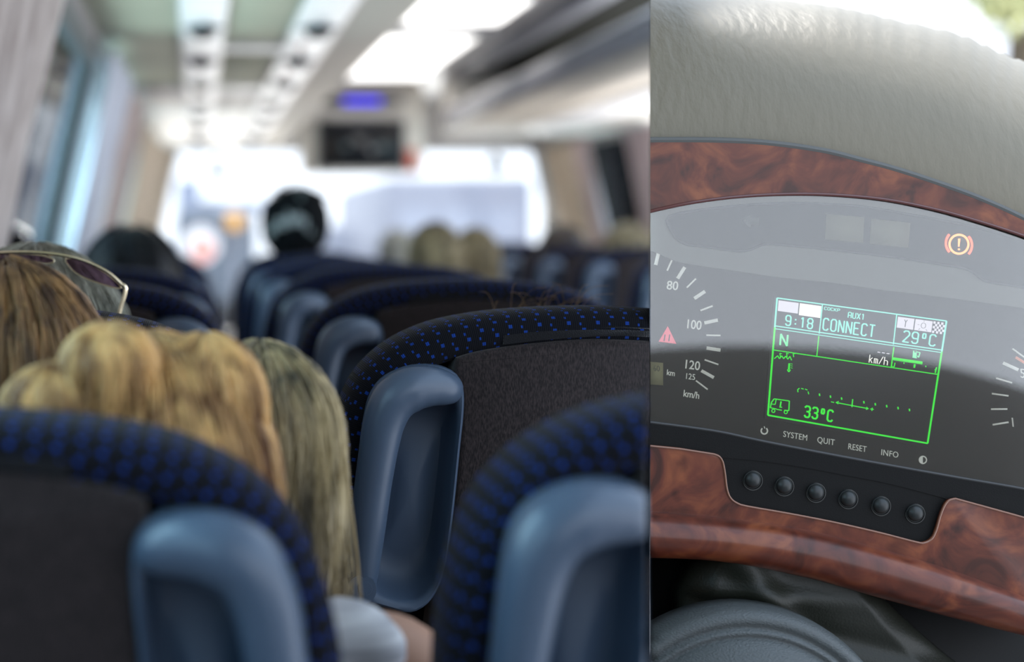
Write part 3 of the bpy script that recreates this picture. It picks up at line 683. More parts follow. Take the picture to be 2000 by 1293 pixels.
for k_ in range(13):
    t_ = -1+2*k_/12; x_ = 572+t_*48; y_ = 430+26*t_*t_+rnd.uniform(-5, 5)
    c0 = P(x_, y_, 4.81+.045*t_*t_); box(b, c0+Vector((-.0045, -.012, -.011-.008*rnd.random())), c0+Vector((.0045, .012, .010+.006*rnd.random())), .001)
wobj('print', b, wm, cap)
b = BM()
for x_, y_ in ((588, 385), (592, 372), (584, 420), (563, 415), (575, 425)): c0 = P(x_, y_, 4.815); box(b, c0+Vector((-.005, -.008, -.006)), c0+Vector((.005, .02, .006)), .001)
wobj('print', b, mat('faded_print', (.12, .15, .15), .8), cap)
# two blonde heads
q = pc(850, 440, 5.1); pa = person('blonde person with sunglasses in long hair, right of the middle seats', q.x, 5.1, q.z, M['h_dirty'], M['cloth_dark'], r=.085, long=.22, nstr=400, srad=.0014)
b = BM(); tube(b, catmull([P(832, 440, 5.0), P(850, 436, 5.0), P(868, 441, 5.0)], 5), .005, 8); tag(wobj('hair_sunglasses', b, M['black']), 'dark sunglasses resting in the blonde hair right of the middle', 'sunglasses')
q = pc(928, 450, 5.5); person('second long haired blonde person, just right of the one with sunglasses', q.x, 5.5, q.z, M['h_dirty'], M['cloth_dark'], r=.080, long=.22, nstr=400, srad=.0014)
q = pc(775, 452, 7.3); person('distant person with pale grey hair left of the blonde women', q.x, 7.3, q.z, mat('pale_grey_hair', (.30, .31, .28), .6), M['cloth_dark'], r=.088, nstr=60)
q = pc(1097, 445, 6.35); person('person with dark brown hair on the right side', q.x, 6.35, q.z, M['h_dark'], mat('rust_shirt', (.30, .12, .05), .9), r=.098, nstr=120)
q = pc(1228, 442, 5.62); o_ = person('person with grey blond hair at the right end of the seats', q.x, 5.62, q.z, M['h_dirty'], M['cloth_dark'], r=.098, nstr=160)
# hair wisps above the focused seat
q = pc(1040, 612, 1.80); wsp = person('person hidden behind the focused seat, only brown hair wisps showing', q.x, 1.82, q.z-.055, M['h_brown'], M['cloth_dark'], r=.088, nstr=200, srad=.0006)
cu = bpy.data.curves.new('hair_wisps', 'CURVE'); cu.dimensions = '3D'; cu.bevel_depth = .00022; cu.materials.append(M['h_brown'])
for k_ in range(26):
    x0 = rnd.uniform(960, 1130); hgt = rnd.uniform(8, 55); dr = rnd.uniform(-30, 60)
    pts = [P(x0, 625, 1.78), P(x0+dr*.2, 612-hgt*.5, 1.78), P(x0+dr*.6, 606-hgt*.9, 1.78), P(x0+dr*1.2, 606-hgt, 1.78)]
    pts = catmull(pts, 5); s2 = cu.splines.new('POLY'); s2.points.add(len(pts)-1)
    for i, p in enumerate(pts): s2.points[i].co = (*(p-wsp.location), 1)
o = bpy.data.objects.new('hair_wisps', cu); COL.objects.link(o); dg = bpy.context.evaluated_depsgraph_get(); me = bpy.data.meshes.new_from_object(o.evaluated_get(dg)); bpy.data.objects.remove(o)
link('hair_wisps', me, M['h_brown'], wsp)['kind'] = 'stuff'

# ------------------------------------------------------------------ DRIVER'S DASHBOARD (right of the divider)
M['burl'] = m = mat('burl_wood', (.25, .07, .035), .4, spec=.3, coat=.45, coat_rough=.22)
t = N(m, 'ShaderNodeTexCoord'); n1 = N(m, 'ShaderNodeTexNoise'); n1.inputs['Scale'].default_value = 22; n1.inputs['Detail'].default_value = 8; n1.inputs['Distortion'].default_value = 1.6
vo = N(m, 'ShaderNodeTexVoronoi'); vo.inputs['Scale'].default_value = 34; vo.inputs['Randomness'].default_value = 1
nd = N(m, 'ShaderNodeTexNoise'); nd.inputs['Scale'].default_value = 30; ad = N(m, 'ShaderNodeMix', data_type='RGBA', blend_type='ADD'); ad.inputs[0].default_value = .035
L(m, t.outputs['Object'], ad.inputs[6]); L(m, nd.outputs[1], ad.inputs[7]); L(m, ad.outputs[2], vo.inputs['Vector']); L(m, t.outputs['Object'], nd.inputs['Vector']); L(m, t.outputs['Object'], n1.inputs['Vector'])
r1 = N(m, 'ShaderNodeValToRGB'); L(m, n1.outputs[0], r1.inputs[0]); e = r1.color_ramp.elements
e[0].position = .32; e[0].color = (.060, .015, .009, 1); e[1].position = .72; e[1].color = (.30, .085, .032, 1); x_ = e.new(.5); x_.color = (.16, .036, .018, 1)
r2 = N(m, 'ShaderNodeValToRGB'); L(m, vo.outputs['Distance'], r2.inputs[0]); e = r2.color_ramp.elements; e[0].position = .08; e[0].color = (.5, .42, .42, 1); e[1].position = .32; e[1].color = (1, 1, 1, 1)
mm = N(m, 'ShaderNodeMix', data_type='RGBA', blend_type='MULTIPLY'); mm.inputs[0].default_value = .9; L(m, r1.outputs[0], mm.inputs[6]); L(m, r2.outputs[0], mm.inputs[7]); L(m, mm.outputs[2], bsdf(m).inputs['Base Color'])
M['bezelgrey'] = bump(mat('grey_green_plastic', (.34, .335, .28), .6), 1200, .1, .0003)
M['gauge'] = mat('dark_gauge_face', (.034, .036, .033), .8, spec=.2)
M['telltale'] = mat('smoked_telltale', (.040, .050, .052), .6, spec=.2)
M['dashblack'] = bump(mat('black_grained_plastic', (.008, .008, .008), .6, spec=.18), 900, .3, .0005)
M['pad'] = bump(mat('grained_dash_pad', (.215, .185, .132), .45, spec=.5), 120, .5, .002, 4, stretch=(1.0, .35, .45))
M['print'] = mat('cream_print', (.80, .82, .76), .7, emit=(.8, .82, .74), estr=.25)
dash = empty('dashboard', (P(1640, 0).x, YF, EYE-.4), 'coach driver dashboard with burl wood trim around a grey instrument cluster', 'dashboard')
def clipx(pts, Y, xl=1270, xr=2000): return pts
def poly(bm, pts, Y, th, bev=0):
    "outline in photo units at depth Y, thickness th backwards"
    prism(bm, [P(x_, y_, Y) for x_, y_ in pts], (0, th, 0))
def dpart(name, pts, Y, th, m, bev=0, parent=None, lab=None):
    b = BM(); poly(b, pts, Y, th)
    if bev:
        fe = [e for e in b.edges if all(abs(v.co.y-Y) < 1e-5 for v in e.verts)]
        bmesh.ops.bevel(b, geom=fe, offset=bev, segments=3, affect='EDGES', profile=.5)
    o = wobj(name, b, m, dash, True, .5)
    if parent: o.parent = parent
    if lab: o['label'] = lab
    return o
def C2(pts, per=6, closed=False): return [(p.x, p.y) for p in catmull([Vector((a, c_, 0)) for a, c_ in pts], per, closed)]
XL, XR = 1240, 2060
Ttop = C2([(XL, 277), (1380, 277), (1493, 282), (1604, 297), (1678, 315), (1753, 335), (1864, 372), (1940, 402), (2000, 430), (XR, 462)])
Bot = C2([(XL, 418), (1344, 395), (1456, 381), (1586, 377), (1716, 386), (1827, 407), (1920, 433), (2000, 459), (XR, 482)])
dpart('upper_wood_trim', Ttop+Bot[::-1], YF-.004, .03, M['burl'], .0012)
b = BM(); tube(b, [P(x_, y_+2, YF-.005) for x_, y_ in Bot], .0016, 8); wobj('trim_edge', b, mat('glossy_red_brown', (.14, .05, .045), .2, coat=.5), dash)
b = BM(); tube(b, [P(x_, y_-3, YF-.002) for x_, y_ in Ttop], .0030, 8); wobj('pad_piping', b, mat('dark_grey_piping', (.13, .13, .125), .6), dash)
# top pad: rises and recedes from the trim's top edge
b = BM(); rings = []
topc = C2([(XL, 6), (1400, 8), (1550, 22), (1700, 42), (1850, 74), (2000, 118), (XR, 140)])
topc = [topc[round(i*(len(topc)-1)/(len(Ttop)-1))] for i in range(len(Ttop))]
for s_ in range(13):
    t_ = s_/12; row = []
    for (x_, y_), (x2, y2) in zip(Ttop, topc):
        za = P(x_, y_-2).z; zb = P(x2, y2, YF+.30).z
        yy = YF+.006+.275*(t_**2.1)+.015*t_; zz = za+(zb-za)*(math.sin(t_*math.pi/2)**.9)
        row.append(Vector((P(x_, 0, yy).x, yy, zz)))
    rings.append(row)
back = [Vector((v.x, YF+.50, v.z-.06)) for v in rings[-1]]; rings.append([Vector((v.x, YF+.36, v.z-.006)) for v in rings[-1]]); rings.append(back); rings.append([Vector((v.x, YF+.50, .9)) for v in back]); rings.append([Vector((v.x, YF+.03, .9)) for v in rings[0]]); rings.append(rings[0])
loft(b, rings, False); wobj('top_pad', b, M['pad'], dash, True, None)
# cluster body: light grey surround with edge step
bzt = [(x_, y_+3) for x_, y_ in Bot]
lowedge = C2([(XL, 485), (1290, 495), (1326, 512), (1449, 531), (1525, 542), (1640, 554), (1728, 567), (1855, 582), (2000, 602), (XR, 612)], 4)
tell = C2([(1303, 436), (1312, 455), (1322, 467), (1340, 477), (1372, 481), (1436, 490), (1456, 489.5), (1470, 486), (1486, 479), (1500, 477), (1525, 478), (1600, 485), (1728, 500), (1817, 513), (1878, 523), (1900, 532), (1919, 546), (1940, 552), (2000, 561), (XR, 569), (XR, 494), (2000, 470), (1906, 444), (1804, 424), (1702, 406), (1640, 400), (1551, 396.5), (1449, 401), (1347, 413), (1312, 421), (1303, 428)], 4, True)
dpart('cluster_surround', bzt+lowedge[::-1], YF+.006, .02, M['bezelgrey'], .001)
dpart('gauge_face', lowedge+C2([(XR, 972), (2000, 955), (1850, 929), (1640, 891), (1491, 862), (1391, 841), (XL, 821)], 4), YF+.010, .016, M['gauge'])
tl = dpart('telltale_panel', tell, YF+.0045, .004, M['telltale'], .0004)
def tube2(name, pts, r, m, parent=None, Y=YF, closed=True):
    b = BM(); pp_ = [P(x_, y_, Y) for x_, y_ in pts]; 
    if closed: pp_.append(pp_[0])
    tube(b, pp_, r, 6, not closed); o = wobj(name, b, m, dash)
    if parent: o.parent = parent
    return o
tube2('panel_groove', tell, .0012, mat('dark_groove', (.04, .05, .055), .5), tl, YF+.0042)
lampm = mat('unlit_olive_lamp', (.42, .40, .27), .7, spec=.1)
for pts in (((1614, 418), (1688, 424), (1686, 474), (1612, 468)), ((1702, 427), (1778, 435), (1774, 484), (1699, 476))):
    o = dpart('indicator_lamp', offset2(offset2(pts, 0), 0), YF+.0038, .001, lampm, 0, tl, 'unlit olive rectangle')
dpart('turn_arrow', ((1450, 431), (1466, 420), (1466, 425), (1483, 425), (1483, 441), (1466, 440), (1466, 446)), YF+.0038, .001, mat('faint_arrow', (.17, .18, .16), .6), 0, tl, 'faint unlit arrow')
red = mat('lit_red_symbol', (.5, .05, .03), .5, emit=(1, .12, .06), estr=1.5); orng = mat('lit_orange_symbol', (.5, .1, .03), .5, emit=(1, .30, .10), estr=1.6)
bw = empty('tmp', dash.location, None, None); bpy.data.objects.remove(bw)
b = BM(); c0 = (1873, 477)
ci = [(c0[0]+18.5*math.cos(a_), c0[1]+18.5*math.sin(a_)) for a_ in [2*math.pi*k_/40 for k_ in range(41)]]
tube(b, [P(*p, YF+.0035) for p in ci], .0010, 6, False)
prism(b, [P(x_, y_, YF+.0035) for x_, y_ in ((1872, 466), (1876, 466), (1874, 482), (1872, 482))], (0, .001, 0))
disc_cyl(b, P(1872.5, 487, YF+.0045), (0, -1, 0), .0009, .0009, .001, 12)
wl = wobj('brake_warning_lamp', b, orng, dash); wl.parent = tl; wl['label'] = 'lit red brake warning symbol'
b = BM()
for s_ in (-1, 1):
    a_ = [(c0[0]+s_*25.5*math.cos(q_), c0[1]+25.5*math.sin(q_)+s_*2) for q_ in [math.radians(-42+84*k_/14) for k_ in range(15)]]
    tube(b, [P(*p, YF+.0035) for p in a_], .0011, 6)
o = wobj('brake_warning_arc', b, red, dash); o.parent = tl
# printing
def bar(bm, x0, y0, x1, y1, w_, Y=YF+.0095):
    d = Vector((x1-x0, y1-y0)).normalized(); n_ = Vector((-d.y, d.x))*w_/2
    prism(bm, [P(x0+n_.x, y0+n_.y, Y), P(x1+n_.x, y1+n_.y, Y), P(x1-n_.x, y1-n_.y, Y), P(x0-n_.x, y0-n_.y, Y)], (0, .0006, 0))
z2 = lambda x_, y_: (1270+x_/3.919, 370+y_/3.919); z4 = lambda x_, y_: (1270+x_/4.973, 640+y_/4.973); z6 = lambda x_, y_: (1660+x_/4.041, 600+y_/4.041); z7 = lambda x_, y_: (1270+x_/2.734, 820+y_/2.734); z5 = lambda x_, y_: (1480+x_/4.04, 560+y_/4.04)
b = BM()
for a_, c_, w_ in (((65, 480), (42, 578), 26), ((168, 537), (130, 622), 12), ((265, 595), (210, 682), 26), ((350, 683), (280, 752), 12), ((420, 780), (338, 835), 26), ((478, 892), (385, 927), 13), ((518, 1000), (415, 1022), 26), ((538, 1118), (430, 1116), 12), ((538, 1230), (432, 1214), 26)):
    bar(b, *z2(*a_), *z2(*c_), w_/3.92)
for a_, c_, w_ in (((662, 358), (530, 312), 15), ((618, 485), (498, 418), 30), ((558, 600), (445, 515), 14)): bar(b, *z4(*a_), *z4(*c_), w_/4.97)
sp_ = wobj('speedometer_scale', b, M['print'], dash)
b = BM()
for a_, c_, w_ in (((1285, 328), (1480, 470), 12), ((1210, 440), (1330, 495), 25), ((1155, 560), (1280, 597), 13), ((1122, 682), (1252, 700), 13), ((1115, 805), (1243, 804), 13), ((1128, 928), (1253, 908), 13)): bar(b, *z6(*a_), *z6(*c_), w_/4.04)
wobj('air_pressure_scale', b, M['print'], dash)
b = BM(); bar(b, *z6(1310, 395), *z6(1460, 490), 5); wobj('scale_mark', b, mat('orange_print', (.85, .30, .15), .6, emit=(.8, .25, .12), estr=.3), dash)['label'] = 'orange scale mark'
FONTC = {}
def text(name, s_, cx, cy, h_, m, wf=1.0, slope=.17, lean=0., Y=YF+.0095, parent=None, bold=.0, sp=1.0):
    "printed word: centre (photo units), cap height h_, slope of its baseline"
    cu = bpy.data.curves.new(name, 'FONT'); cu.body = s_; cu.align_x = 'CENTER'; cu.align_y = 'CENTER'; cu.extrude = .02; cu.offset = bold; cu.space_character = sp; cu.resolution_u = 4
    o = bpy.data.objects.new(name, cu); COL.objects.link(o)
    dg = bpy.context.evaluated_depsgraph_get(); me = bpy.data.meshes.new_from_object(o.evaluated_get(dg)); bpy.data.objects.remove(o)
    k_ = h_/.70; zs = [v.co for v in me.vertices]
    if not zs: return
    mx_ = (min(z.x for z in zs)+max(z.x for z in zs))/2; my_ = (min(z.y for z in zs)+max(z.y for z in zs))/2
    for v in me.vertices:
        x_, y_, z_ = v.co; x_ -= mx_; y_ -= my_
        px = cx+x_*k_*wf+y_*k_*lean; py = cy-y_*k_+x_*k_*wf*slope
        p = P(px, py, Y); p.y -= z_*.012+.0002; v.co = p
    o = link(name, me, m, None, False); world_parent(o, dash)
    if parent: o.parent = parent
    return o
text('scale_number', '80', *z2(170, 735), 17, M['print'], .95, .1, .1, bold=.01)
text('scale_number', '100', *z2(338, 1035), 17.5, M['print'], .85, .12, .1, bold=.01)
text('scale_number', '120', *z4(413, 363), 17, M['print'], .9, .14, .1, bold=.01)
text('scale_number', '125', *z4(392, 475), 11.5, M['print'], .85, .14, .1)
text('unit_label', 'km/h', *z4(400, 648), 13, M['print'], .85, .16, .1, bold=.01)
text('unit_label', 'km', *z4(200, 438), 11, M['print'], .85, .16, .1, bold=.01)
text('scale_number', '1', *z6(1284, 908), 18, M['print'], .9, .1, -.1)
text('scale_number', '5', *z6(1362, 522), 18, M['print'], .9, .1, -.1)
ob = dpart('odometer_window', [z4(-60, 310), z4(125, 342), z4(125, 560), z4(-60, 530)] if False else [(XL, 704), z4(125, 342), z4(125, 560), (XL, 749)], YF+.0092, .001, mat('yellowish_counter', (.85, .76, .38), .5), 0, None, 'pale yellow counter window')
text('counter_digits', '60', *z4(62, 395), 11, mat('counter_print', (.35, .32, .18), .6), .85, .1, 0, Y=YF+.0088, parent=ob)
b = BM(); tri = [z2(135, 1048), z2(200, 1182), z2(66, 1165)]; prism(b, [P(*p, YF+.0092) for p in tri], (0, .001, 0)); o = wobj('hazard_triangle', b, mat('pink_red_triangle', (.85, .16, .22), .5, emit=(.9, .15, .2), estr=.45), dash); o['label'] = 'pinkish red warning triangle'
b = BM()
for dx in (-18, 18): cxy = z2(132+dx, 1138); bar(b, cxy[0]-2, cxy[1]+6, cxy[0], cxy[1]-7, 2.2, YF+.0088)
o2_ = wobj('triangle_mark', b, mat('dim_red_print', (.3, .12, .18), .6), dash); o2_.parent = o
for s_, pt, h_, wf in (('SYSTEM', z4(1408, 1050), 11.5, .82), ('QUIT', z7(938, 116), 11.5, .85), ('RESET', z7(1106, 149), 11.5, .80), ('INFO', z7(1279, 180), 11.5, .88)):
    text('button_label', s_, *pt, h_, M['print'], wf, .17, .08, bold=0, sp=1.06)
b = BM(); c0 = z4(1108, 1002); a_ = [(c0[0]+6.2*math.cos(q_), c0[1]+6.2*math.sin(q_)) for q_ in [math.radians(-50+280*k_/24) for k_ in range(25)]]
tube(b, [P(*p, YF+.0095) for p in a_], .0007, 6); bar(b, c0[0], c0[1]-8.5, c0[0]+1.2, c0[1]-4.5, 1.6); wobj('power_symbol', b, M['print'], dash)
b = BM(); c0 = z7(1456, 214); a_ = [(c0[0]+7*math.cos(q_), c0[1]+7*math.sin(q_)) for q_ in [2*math.pi*k_/30 for k_ in range(31)]]
tube(b, [P(*p, YF+.0095) for p in a_], .0006, 6, False); prism(b, [P(c0[0]+7*math.cos(q_), c0[1]+7*math.sin(q_), YF+.0095) for q_ in [math.pi/2+math.pi*k_/16 for k_ in range(17)]], (0, .0006, 0)); wobj('contrast_symbol', b, M['print'], dash)
# display
TL, TR, BR_, BL = (1518, 582), (1849, 627), (1812, 866), (1500, 811)
def q2(u_, v_):
    a_ = Vector(TL)*(1-u_)*(1-v_)+Vector(TR)*u_*(1-v_)+Vector(BR_)*u_*v_+Vector(BL)*(1-u_)*v_; return (a_.x, a_.y)
disp = dpart('display', [q2(-.022, -.01), q2(1.01, -.01), q2(1.01, 1.035), q2(-.022, 1.035)], YF+.0085, .003, mat('display_black', (.018, .022, .022), .35), .0004, None, 'rectangular lit display')
green = mat('lit_green', (0, .1, 0), .5, emit=(.03, .85, .035), estr=.8); green_refl = mat('lit_green_with_reflection', (0, .1, .08), .5, emit=(.26, .88, .72), estr=.68); whit = mat('lit_white', (.2, .2, .2), .5, emit=(.9, .85, .95), estr=.55); wht2 = mat('lit_warm_white', (.2, .2, .2), .5, emit=(1, 1, .92), estr=.8); mint = mat('lit_mint', (0, .1, .02), .5, emit=(.2, .95, .42), estr=.7)  # top rows: display green with the glass reflection mixed into the emission colour
YD = YF+.0078
def dbar(bm, u0, v0, u1, v1, w_): bar(bm, *q2(u0, v0), *q2(u1, v1), w_, YD)
def dset(name, m, segs):
    b = BM()
    for s_ in segs: dbar(b, *s_)
    o = wobj(name, b, m, dash, False); o.parent = disp; return o
dset('display_frame', green, [(0, .25, 0, 1, 3.2), (0, 1, 1, 1, 3), (1, 1, 1, .25, 3), (0, .443, 1, .437, 1.8), (.715, .27, .715, .44, 1.8), (.265, .27, .265, .443, 1.5)])
dset('display_frame', green_refl, [(0, 0, 1, 0, 2.4), (0, 0, 0, .25, 3), (1, 0, 1, .25, 3), (0, .238, 1, .238, 2.2), (0, .262, 1, .258, 1.6), (.268, 0, .266, .25, 1.8), (.706, 0, .71, .25, 1.8)])
def dquad(name, m, u0, v0, u1, v1):
    b = BM(); prism(b, [P(*q2(u_, v_), YD) for u_, v_ in ((u0, v0), (u1, v0), (u1, v1), (u0, v1))], (0, .0005, 0)); o = wobj(name, b, m, dash, False); o.parent = disp; return o
dquad('icon_tile', whit, .010, .018, .128, .108); dquad('icon_tile', wht2, .136, .018, .262, .118)
dquad('icon_tile', whit, .716, .018, .812, .108); dquad('icon_tile', whit, .820, .018, .920, .108)
b = BM()
for i in range(6):
    for j in range(5):
        if (i+j) % 2 == 0:
            u0 = .926+i*.0115; v0 = .016+j*.019; prism(b, [P(*q2(u_, v_), YD) for u_, v_ in ((u0, v0), (u0+.0115, v0), (u0+.0115, v0+.019), (u0, v0+.019))], (0, .0005, 0))
o = wobj('checker_tile', b, whit, dash, False); o.parent = disp
def dset2(name, m, segs, dy=-.0004):
    b = BM()
    for u0, v0, u1, v1, w_ in segs: bar(b, *q2(u0, v0), *q2(u1, v1), w_, YD+dy)
    o = wobj(name, b, m, dash, False); o.parent = disp; return o
dkp = mat('dark_symbol', (.12, .12, .14), .6)
dset2('wrench_symbol', dkp, [(.764, .095, .764, .055, 1.4), (.764, .055, .756, .035, 1.2), (.764, .055, .772, .035, 1.2)])
lam = [(.87+.014*math.cos(q_), .062+.022*math.sin(q_)) for q_ in [2*math.pi*k_/10 for k_ in range(11)]]
dset2('lamp_symbol', dkp, [(*lam[i], *lam[i+1], .8) for i in range(10)]+[(.87, .03, .87, .022, .8), (.845, .06, .836, .06, .8), (.852, .09, .845, .1, .8), (.888, .09, .895, .1, .8)])
# stroke lettering on the display
G = {'C': ['1,5 2.2,6 ;', ], }
ST = {'0': [(0, 1, 0, 6), (0, 6, 1, 7), (1, 7, 3, 7), (3, 7, 4, 6), (4, 6, 4, 1), (4, 1, 3, 0), (3, 0, 1, 0), (1, 0, 0, 1)],
 '1': [(2, 0, 2, 7), (2, 7, .7, 6)], '2': [(0, 6, 1, 7), (1, 7, 3, 7), (3, 7, 4, 6), (4, 6, 4, 4.6), (4, 4.6, 0, 0), (0, 0, 4, 0)],
 '3': [(0, 6, 1, 7), (1, 7, 3, 7), (3, 7, 4, 6), (4, 6, 4, 4.5), (4, 4.5, 3, 3.6), (3, 3.6, 1.5, 3.6), (3, 3.6, 4, 2.7), (4, 2.7, 4, 1), (4, 1, 3, 0), (3, 0, 1, 0), (1, 0, 0, 1)],
 '8': [(1, 0, 3, 0), (3, 0, 4, 1), (4, 1, 4, 2.7), (4, 2.7, 3, 3.6), (3, 3.6, 4, 4.5), (4, 4.5, 4, 6), (4, 6, 3, 7), (3, 7, 1, 7), (1, 7, 0, 6), (0, 6, 0, 4.5), (0, 4.5, 1, 3.6), (1, 3.6, 3, 3.6), (1, 3.6, 0, 2.7), (0, 2.7, 0, 1), (0, 1, 1, 0)],
 '9': [(0, 1, 1, 0), (1, 0, 3, 0), (3, 0, 4, 1), (4, 1, 4, 6), (4, 6, 3, 7), (3, 7, 1, 7), (1, 7, 0, 6), (0, 6, 0, 4), (0, 4, 1, 3), (1, 3, 4, 3)],
 ':': [(2, 1.4, 2, 2.2), (2, 4.4, 2, 5.2)], '-': [(.3, 3.5, 3.7, 3.5)], '/': [(0, 0, 4, 7)],
 'C': [(4, 6, 3, 7), (3, 7, 1, 7), (1, 7, 0, 6), (0, 6, 0, 1), (0, 1, 1, 0), (1, 0, 3, 0), (3, 0, 4, 1)], 'O': None,
 'N': [(0, 0, 0, 7), (0, 7, 4, 0), (4, 0, 4, 7)], 'E': [(0, 0, 0, 7), (0, 7, 4, 7), (0, 3.6, 3.2, 3.6), (0, 0, 4, 0)], 'T': [(2, 0, 2, 7), (0, 7, 4, 7)],
 'A': [(0, 0, 0, 6), (0, 6, 1, 7), (1, 7, 3, 7), (3, 7, 4, 6), (4, 6, 4, 0), (0, 3, 4, 3)], 'U': [(0, 7, 0, 1), (0, 1, 1, 0), (1, 0, 3, 0), (3, 0, 4, 1), (4, 1, 4, 7)],
 'X': [(0, 0, 4, 7), (4, 0, 0, 7)], 'K': [(0, 0, 0, 7), (0, 3, 4, 7), (1, 4, 4, 0)], 'P': [(0, 0, 0, 7), (0, 7, 3, 7), (3, 7, 4, 6), (4, 6, 4, 4), (4, 4, 3, 3), (3, 3, 0, 3)],
 'k': [(0, 0, 0, 7), (0, 2, 3.4, 4.6), (1, 2.8, 3.6, 0)], 'm': [(0, 0, 0, 4.4), (0, 4.2, 3.6, 4.2), (2, 0, 2, 4.2), (4, 0, 4, 3.8)], 'h': [(0, 0, 0, 7), (0, 4, 3, 4), (3, 4, 4, 3.2), (4, 3.2, 4, 0)],
 'o': [(1, 4.2, 1, 6.4), (1, 6.8, 3, 6.8), (3, 6.6, 3, 4.2), (3, 4, 1, 4)], ' ': []}
ST['O'] = ST['0']
def dtext(name, s_, u0, v0, u1, v1, w_, m):
    "stroke text filling the box (u0,v0 top left) - (u1,v1 bottom right)"
    n_ = len(s_); cw = (u1-u0)/(n_-.32); b = BM()
    for i, ch in enumerate(s_):
        for x0, y0, x1, y1 in ST[ch]:
            f_x = lambda x_: u0+cw*(i+x_/4*.66); f_y = lambda y_: v1+(v0-v1)*y_/7
            d = Vector((x1-x0, y1-y0)); 
            if d.length > 0: d = d.normalized()*.12
            bar(b, *q2(f_x(x0-d.x), f_y(y0-d.y)), *q2(f_x(x1+d.x), f_y(y1+d.y)), w_, YD)
    o = wobj(name, b, m, dash, False); o.parent = disp; return o
dtext('display_text', '9:18', .062, .135, .222, .218, 2.5, green_refl)
dtext('display_text', 'COCKP', .282, .020, .372, .044, 1.0, green_refl)
dtext('display_text', 'AUX1', .425, .036, .522, .082, 1.6, green_refl)
dtext('display_text', 'CONNECT', .285, .115, .590, .212, 2.6, green_refl)
dtext('display_text', '29oC', .762, .125, .955, .215, 2.6, green_refl)
dtext('display_text', 'N', .040, .300, .082, .392, 3.2, mint)
dtext('display_text', '---', .622, .315, .695, .345, 1.6, whit)
dtext('display_text', 'km/h', .580, .362, .690, .425, 1.2, wht2)
dtext('display_text', '33oC', .225, .868, .400, .960, 3.2, green)
zq = []
def z5seg(pts, w_): 
    return [(*z5(*pts[i]), *z5(*pts[i+1]), w_) for i in range(len(pts)-1)]
segs = []
segs += z5seg([(132, 568), (158, 545), (172, 568), (190, 545), (205, 568), (222, 548), (238, 572), (255, 550), (268, 580)], 1.6)
for xx in (175, 228, 280): segs += z5seg([(xx+5, 555), (xx, 525), (xx+16, 530)], 1.4)
segs += z5seg([(250, 605), (246, 655)], 3.2)+z5seg([(262, 608), (275, 611)], 1)+z5seg([(262, 624), (275, 627)], 1)+z5seg([(262, 640), (275, 643)], 1)+z5seg([(235, 655), (246, 672), (258, 656)], 2)
segs += z5seg([(318, 832), (316, 812), (330, 802)], 1.6)+z5seg([(345, 803), (362, 808)], 1.6)+z5seg([(375, 808), (392, 815)], 1.6)+z5seg([(398, 828), (403, 848)], 1.6)
for xx, yy in ((488, 853), (574, 868), (662, 883), (838, 912), (928, 928), (1018, 943), (1108, 958), (1198, 973)): segs += z5seg([(xx-1, yy-9), (xx+2, yy+9)], 2.2)
segs += z5seg([(750, 888), (744, 950)], 1.8)+z5seg([(580, 908), (602, 914)], 1.6)+z5seg([(618, 914), (870, 962)], 1.8)+z5seg([(640, 905), (618, 914), (636, 926)], 1.2)+z5seg([(858, 950), (874, 962), (856, 970)], 1.2)+z5seg([(890, 965), (916, 969)], 1.6)+z5seg([(905, 955), (901, 980)], 1.6)
segs += z5seg([(148, 965), (100, 955), (108, 915), (130, 885), (250, 902), (246, 978), (210, 975)], 1.8)+z5seg([(108, 925), (138, 930), (146, 890)], 1.4)+z5seg([(190, 975), (150, 968)], 1.8)+z5seg([(185, 905), (178, 945)], 2.4)+z5seg([(172, 950), (192, 952)], 1.8)
for cx_, cy_ in ((124, 980), (222, 990)): segs += z5seg([(cx_+13*math.cos(q_), cy_+13*math.sin(q_)) for q_ in [2*math.pi*k_/10 for k_ in range(11)]], 1.4)
segs += z5seg([(1068, 568), (1300, 602)], 5.6)+z5seg([(1062, 592), (1056, 628), (1078, 632), (1084, 600)], 1.4)+z5seg([(1154, 598), (1156, 608)], 1.8)+z5seg([(1240, 612), (1236, 640)], 3)+z5seg([(1327, 624), (1328, 634)], 1.8)+z5seg([(1412, 635), (1402, 680)], 2)+z5seg([(1398, 655), (1410, 660)], 2)
b = BM()
for s_ in segs: bar(b, *s_, YD)
o = wobj('display_symbols', b, green, dash, False); o.parent = disp
b = BM()
for s_ in z5seg([(1242, 505), (1238, 556)], 7)+z5seg([(1222, 556), (1256, 562)], 2)+z5seg([(1258, 515), (1282, 520), (1270, 558), (1260, 545)], 1.6): bar(b, *s_, YD)
o = wobj('fuel_pump_symbol', b, mint, dash, False); o.parent = disp
b = BM()
bar(b, *z5(1236, 512), *z5(1252, 514), 3, YD-.0004); o = wobj('fuel_pump_symbol', b, dkp, dash, False); o.parent = disp
